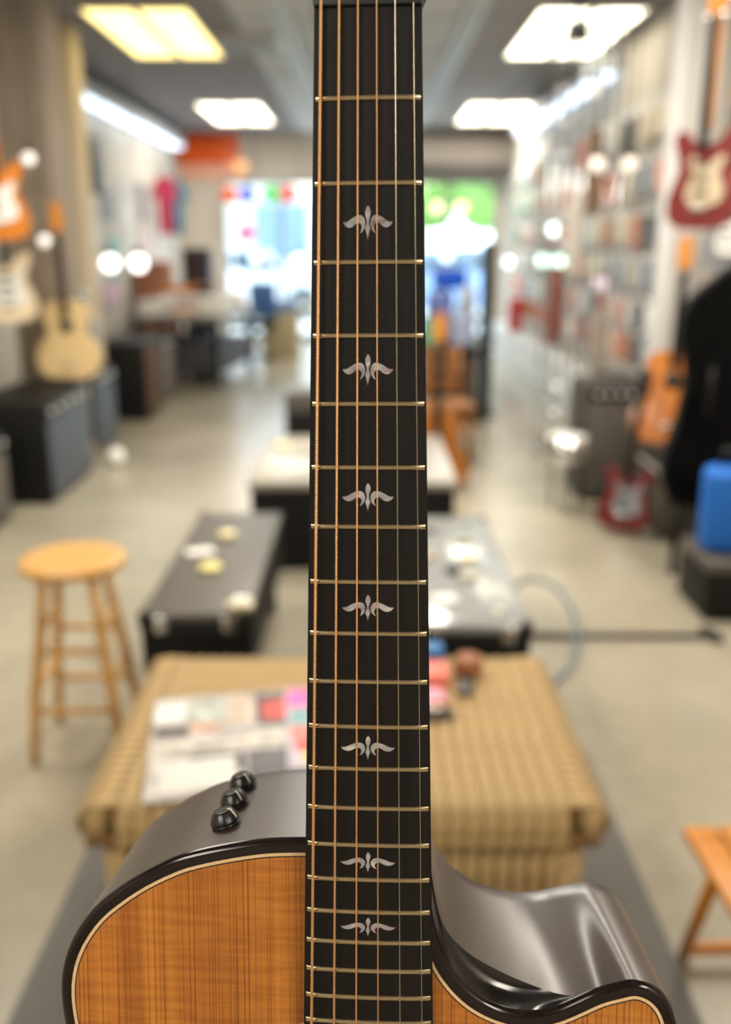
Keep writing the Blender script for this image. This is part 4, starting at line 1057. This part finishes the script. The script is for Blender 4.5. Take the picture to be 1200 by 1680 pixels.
# right wall: pegboard racks of accessories
def pegboard(y0, y1, z0, z1, c, lb):
    t = empty('slat_panel', (X1 - .022, (y0 + y1) / 2, 0), 0, lb, 'display panel', 'slat panels on the right wall')
    h = (y1 - y0) / 2; n = int((z1 - z0) / .15)
    MB().box((0, -h, z0), (.02, h, z1)).build('backing', mat('peg_back', (150, 146, 140), .7), t)
    for k in range(n):
        a = z0 + k * (z1 - z0) / n
        MB().box((-.014, -h + .01, a + .008), (-.0005, h - .01, a + (z1 - z0) / n - .008)).build('slat', mat('peg' + str(c), c, .6), t)
for i, y in enumerate((6.2, 7.9, 9.6, 11.3)):
    pegboard(y, y + 1.65, .50, 2.55, [(206, 202, 196), (198, 196, 192), (206, 200, 196), (196, 200, 190)][i], ['first slatted panel behind the white column', 'second slatted panel along the right wall', 'third slatted panel along the right wall', 'last slatted panel before the window on right wall'][i])
cols = [(206, 96, 70), (120, 160, 130), (226, 150, 120), (232, 232, 230), (96, 92, 90), (190, 130, 90), (170, 176, 184), (216, 110, 110), (120, 150, 170), (226, 214, 190), (150, 60, 54), (210, 214, 210)]
pkme = {}
def packet(y, z, c, w, h, lb, grp):
    key = (c, w, h)
    if key not in pkme:
        a = MB().box((-.045, -w / 2, -h), (-.002, w / 2, 0), bev=.006).mesh('packet_body'); a.materials.append(mat('pkc' + str(c), c, .45, noise=.2, nscale=14))
        b = MB().box((-.006, -w / 2, .0005), (-.003, w / 2, .05)).mesh('header_card'); b.materials.append(m_white)
        d_ = MB().cyl((-.08, 0, .03), (.028, 0, .03), .004, n=6).mesh('peg_hook'); d_.materials.append(m_chrome)
        pkme[key] = (a, b, d_)
    t = empty('hanging_packet', (X1 - .066, y, z), 0, lb, 'packet', grp)
    for nm, me in zip(('packet_body', 'header_card', 'peg_hook'), pkme[key]): link_mesh(nm, me, t)
cn = {0: 'brick red', 1: 'sage green', 2: 'salmon', 3: 'white', 4: 'charcoal', 5: 'tan', 6: 'grey blue', 7: 'coral', 8: 'steel blue', 9: 'cream', 10: 'maroon', 11: 'pale grey'}
zr = [2.42, 2.05, 1.70, 1.38, 1.08, .82]
zn = ['top row', 'second row', 'third row', 'fourth row', 'fifth row', 'lowest row']
pn = ['first panel', 'second panel', 'third panel', 'last panel']
bias = {0: [6, 3, 9, 4, 2], 1: [3, 9, 0, 2, 5, 11], 2: [1, 1, 2, 0, 3, 6, 11], 3: [1, 8, 7, 2, 11, 3]}
for i, y in enumerate((6.2, 7.9, 9.6, 11.3)):
    for j, z in enumerate(zr):
        for k in range(6):
            ci = random.choice(bias[i] if j < 4 else bias[i] + [4, 5, 10])
            packet(y + .16 + k * .27, z, cols[ci], .17, random.choice([.2, .24]) if j < 3 else .2, '%s packet, %s from near end, %s, %s on right wall' % (cn[ci], ('first', 'second', 'third', 'fourth', 'fifth', 'last')[k], zn[j], pn[i]), '%s packets, %s, %s' % (cn[ci], zn[j], pn[i]))
# glowing balls added as highlights before the racks
for x, y, z, e, c, lb in ((1.88, 9.5, 1.64, 3.2, (228, 255, 246), 'mint white stand-in highlight globe, highest of three before right racks'), (1.85, 9.85, 1.335, 2.6, (206, 255, 240), 'mint stand-in highlight globe, left of the lower pair by right racks'),
                       (1.85, 9.1, 1.335, 2.6, (216, 255, 236), 'mint stand-in highlight globe, right of the lower pair by right racks'), (1.80, 7.2, 1.21, 1.0, (240, 216, 232), 'pale pink stand-in highlight globe low before the right racks'),
                       (1.9, 12.6, 1.27, 2.2, (226, 240, 255), 'bluish stand-in highlight globe far along the right racks'), (1.43, 6.0, 1.97, .9, (230, 220, 206), 'dim cream stand-in highlight globe left of the chrome rack'), (1.63, 6.0, 1.97, .9, (230, 216, 200), 'dim cream stand-in highlight globe inside the chrome rack'),
                       (1.42, 6.2, 2.43, .9, (226, 222, 210), 'dim grey stand-in highlight globe high above chrome rack')):
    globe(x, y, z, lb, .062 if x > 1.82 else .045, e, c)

# chrome grid rack between column and track lights
t = empty('chrome_grid_rack', (1.52, 6.75, 0), 0, 'tall chrome grid rack before the right racks', 'rack')
for k in range(7): MB().cyl((-.24 + k * .08, 0, .0), (-.24 + k * .08, 0, 2.9), .009, n=8).build('grid_upright', m_chrome, t)
for k in range(15): MB().cyl((-.25, 0, .1 + k * .2), (.25, 0, .1 + k * .2), .007, n=8).build('grid_crossbar', m_chrome, t)
MB().box((-.27, -.2, 0.0), (-.23, .2, .03)).build('rack_foot', m_chrome, t); MB().box((.23, -.2, 0.0), (.27, .2, .03)).build('rack_foot', m_chrome, t)
for k, (c, z, lb) in enumerate((((112, 62, 54), 1.1, 'maroon strap pack hanging on chrome rack'), ((196, 190, 182), 1.6, 'pale grey strap pack on chrome rack'), ((120, 96, 76), 2.0, 'brown strap pack high on chrome rack'), ((150, 140, 130), .8, 'taupe strap pack low on chrome rack'))):
    t = empty('strap_pack', (1.355 + .11 * k, 6.72, z), 0, lb, 'strap')
    MB().box((-.05, -.03, -.3), (.05, .0, .25), bev=.01).build('strap_body', mat('strap' + str(c), c, .7, noise=.2, nscale=20), t)
    MB().tube([(0, -.015, .25), (0, -.015, .29), (0, .016, .29)], .005, 6).build('strap_hook', m_chrome, t)

# track spots
def spot(x, y, lb):
    t = empty('track_spot', (x, y, ZC), 0, lb, 'spotlight', 'black track spotlights')
    MB().box((-.03, -.10, -.03), (.03, .10, -.001), bev=.004).build('track_adapter', m_bkmetal, t)
    MB().cyl((0, 0, -.03), (0, 0, -.13), .012).build('arm', m_bkmetal, t)
    MB().lathe([(.02, -.13), (.065, -.14), (.085, -.20), (.085, -.26), (.07, -.262), (.02, -.24)], n=20).build('lamp_head', m_bkmetal, t)
spot(1.46, 6.95, 'black track spotlight in front of the near right panel'); spot(1.72, 8.3, 'black track spotlight farther back by the cove light')

# right side, near: wall guitars, gig bag, amps
rail(2.0, 3.3, 5.2, 2.5, 'black guitar rail frame standing by the right wall')
hang_guitar(1.46, 4.18, 1.56, R(-52), m_red, 'cherry red guitar with cream guard hanging at upper right', 'electric', m_creamg)
hang_guitar(1.76, 3.86, 1.52, R(-50), m_creamg, 'cream guitar at right edge with pink and blue stickers', 'electric', mat('sticker_pink', (236, 80, 150), .4))
hang_guitar(1.93, 5.05, 1.35, R(-60), m_greyg, 'silver guitar hanging between column and right edge', 'electric', m_white)
t = empty('gig_bag', (1.57, 4.05, .0), R(-12), 'large black gig bag standing upright at right edge', 'bag')
gp = catmull([(-.02, .35), (-.17, .38), (-.215, .52), (-.17, .72), (-.15, .95), (-.19, 1.12), (-.17, 1.25), (-.06, 1.36), (.05, 1.43), (.2, 1.40), (.26, 1.2), (.24, .9), (.26, .6), (.18, .38), (-.02, .35)], .03)[:-1]
MB().prism(gp, -.09, .09, 'xz').build('bag_body', mat('black_nylon', (5, 5, 6), .9, spec=.15, bump=.3, bscale=60), t)
MB().prism([(a * .7, (b - .8) * .55 + .72) for a, b in gp], -.12, -.0905, 'xz').build('bag_pocket', mat('black_nylon', (5, 5, 6), .9, spec=.15), t)
MB().tube([(-.05, -.125, 1.0), (-.06, -.17, .95), (-.06, -.17, .8), (-.05, -.125, .75)], .012, 8).build('bag_handle', m_bkmetal, t)
for s_ in (-.12, .14): MB().cyl((s_, 0, .0), (s_, 0, .37), .02).build('stand_leg', m_bkmetal, t)
t = empty('blue_jacket_bag', (1.52, 3.68, .06), R(-10), 'bright blue bag with red side strap low at right edge', 'bag')
MB().box((-.11, -.10, .202), (.10, .06, .56), bev=.04).build('bag_body', mat('bag_azure', (14, 104, 200), .6, noise=.08, nscale=20), t)
MB().box((.101, -.09, .202), (.17, .06, .80), bev=.02).build('bag_strap', mat('bag_crimson', (180, 22, 40), .6), t)
MB().tube([(-.05, -.02, .55), (-.04, -.02, .63), (.03, -.02, .63), (.04, -.02, .55)], .011, 8).build('bag_handle', m_bkmetal, t)
t.name = 'blue_bag'
amp(1.72, 4.78, .50, .34, .43, PI, 'brown grey amplifier beneath the black gig bag', mat('taupe_cloth', (84, 76, 66), .8, noise=.2, nscale=80), mat('taupe_vinyl', (62, 56, 50), .6))
amp(1.50, 5.54, .42, .36, .72, PI * .5 + PI, 'dark grey tall amplifier behind the standing guitars', m_cloth, mat('grey_vinyl', (60, 58, 56), .6))
hang_guitar(1.62, 4.82, .472, R(-20), m_orangeg, 'orange natural guitar leaning over the small amplifiers', 'acoustic', None, hook=False, tilt=R(-14))
t = hang_guitar(1.36, 4.66, .03, R(-35), mat('dark_cherry', (96, 10, 18), .3, coat=.4), 'dark red guitar standing low on the floor at right', 'electric', m_greyg, hook=False, tilt=R(-16), neckm=m_ebony)
t.scale = (.85, .85, .85)
t = empty('snare_drum', (1.16, 5.14, 0), 0, 'small chrome drum on short legs at front of amplifiers', 'drum')
MB().lathe([(.10, .30), (.115, .30), (.115, .44), (.10, .44)], n=28).build('drum_shell', m_chrome, t)
MB().lathe([(.01, .442), (.112, .442), (.112, .446), (.01, .446)], n=28).build('drum_head', m_white, t)
for k in range(3):
    a = k * 2 * PI / 3 + .3; MB().cyl((.09 * math.cos(a), .09 * math.sin(a), 0), (.1 * math.cos(a), .1 * math.sin(a), .30), .008).build('leg', m_bkmetal, t)
t = bx('black_case_low', .34, .36, .26, m_tolex, (1.57, 3.68, 0), 0, 'low black case on floor at right edge beneath blue bag', 'case', m_tolex_lid, .02); t.name = 'small_case'
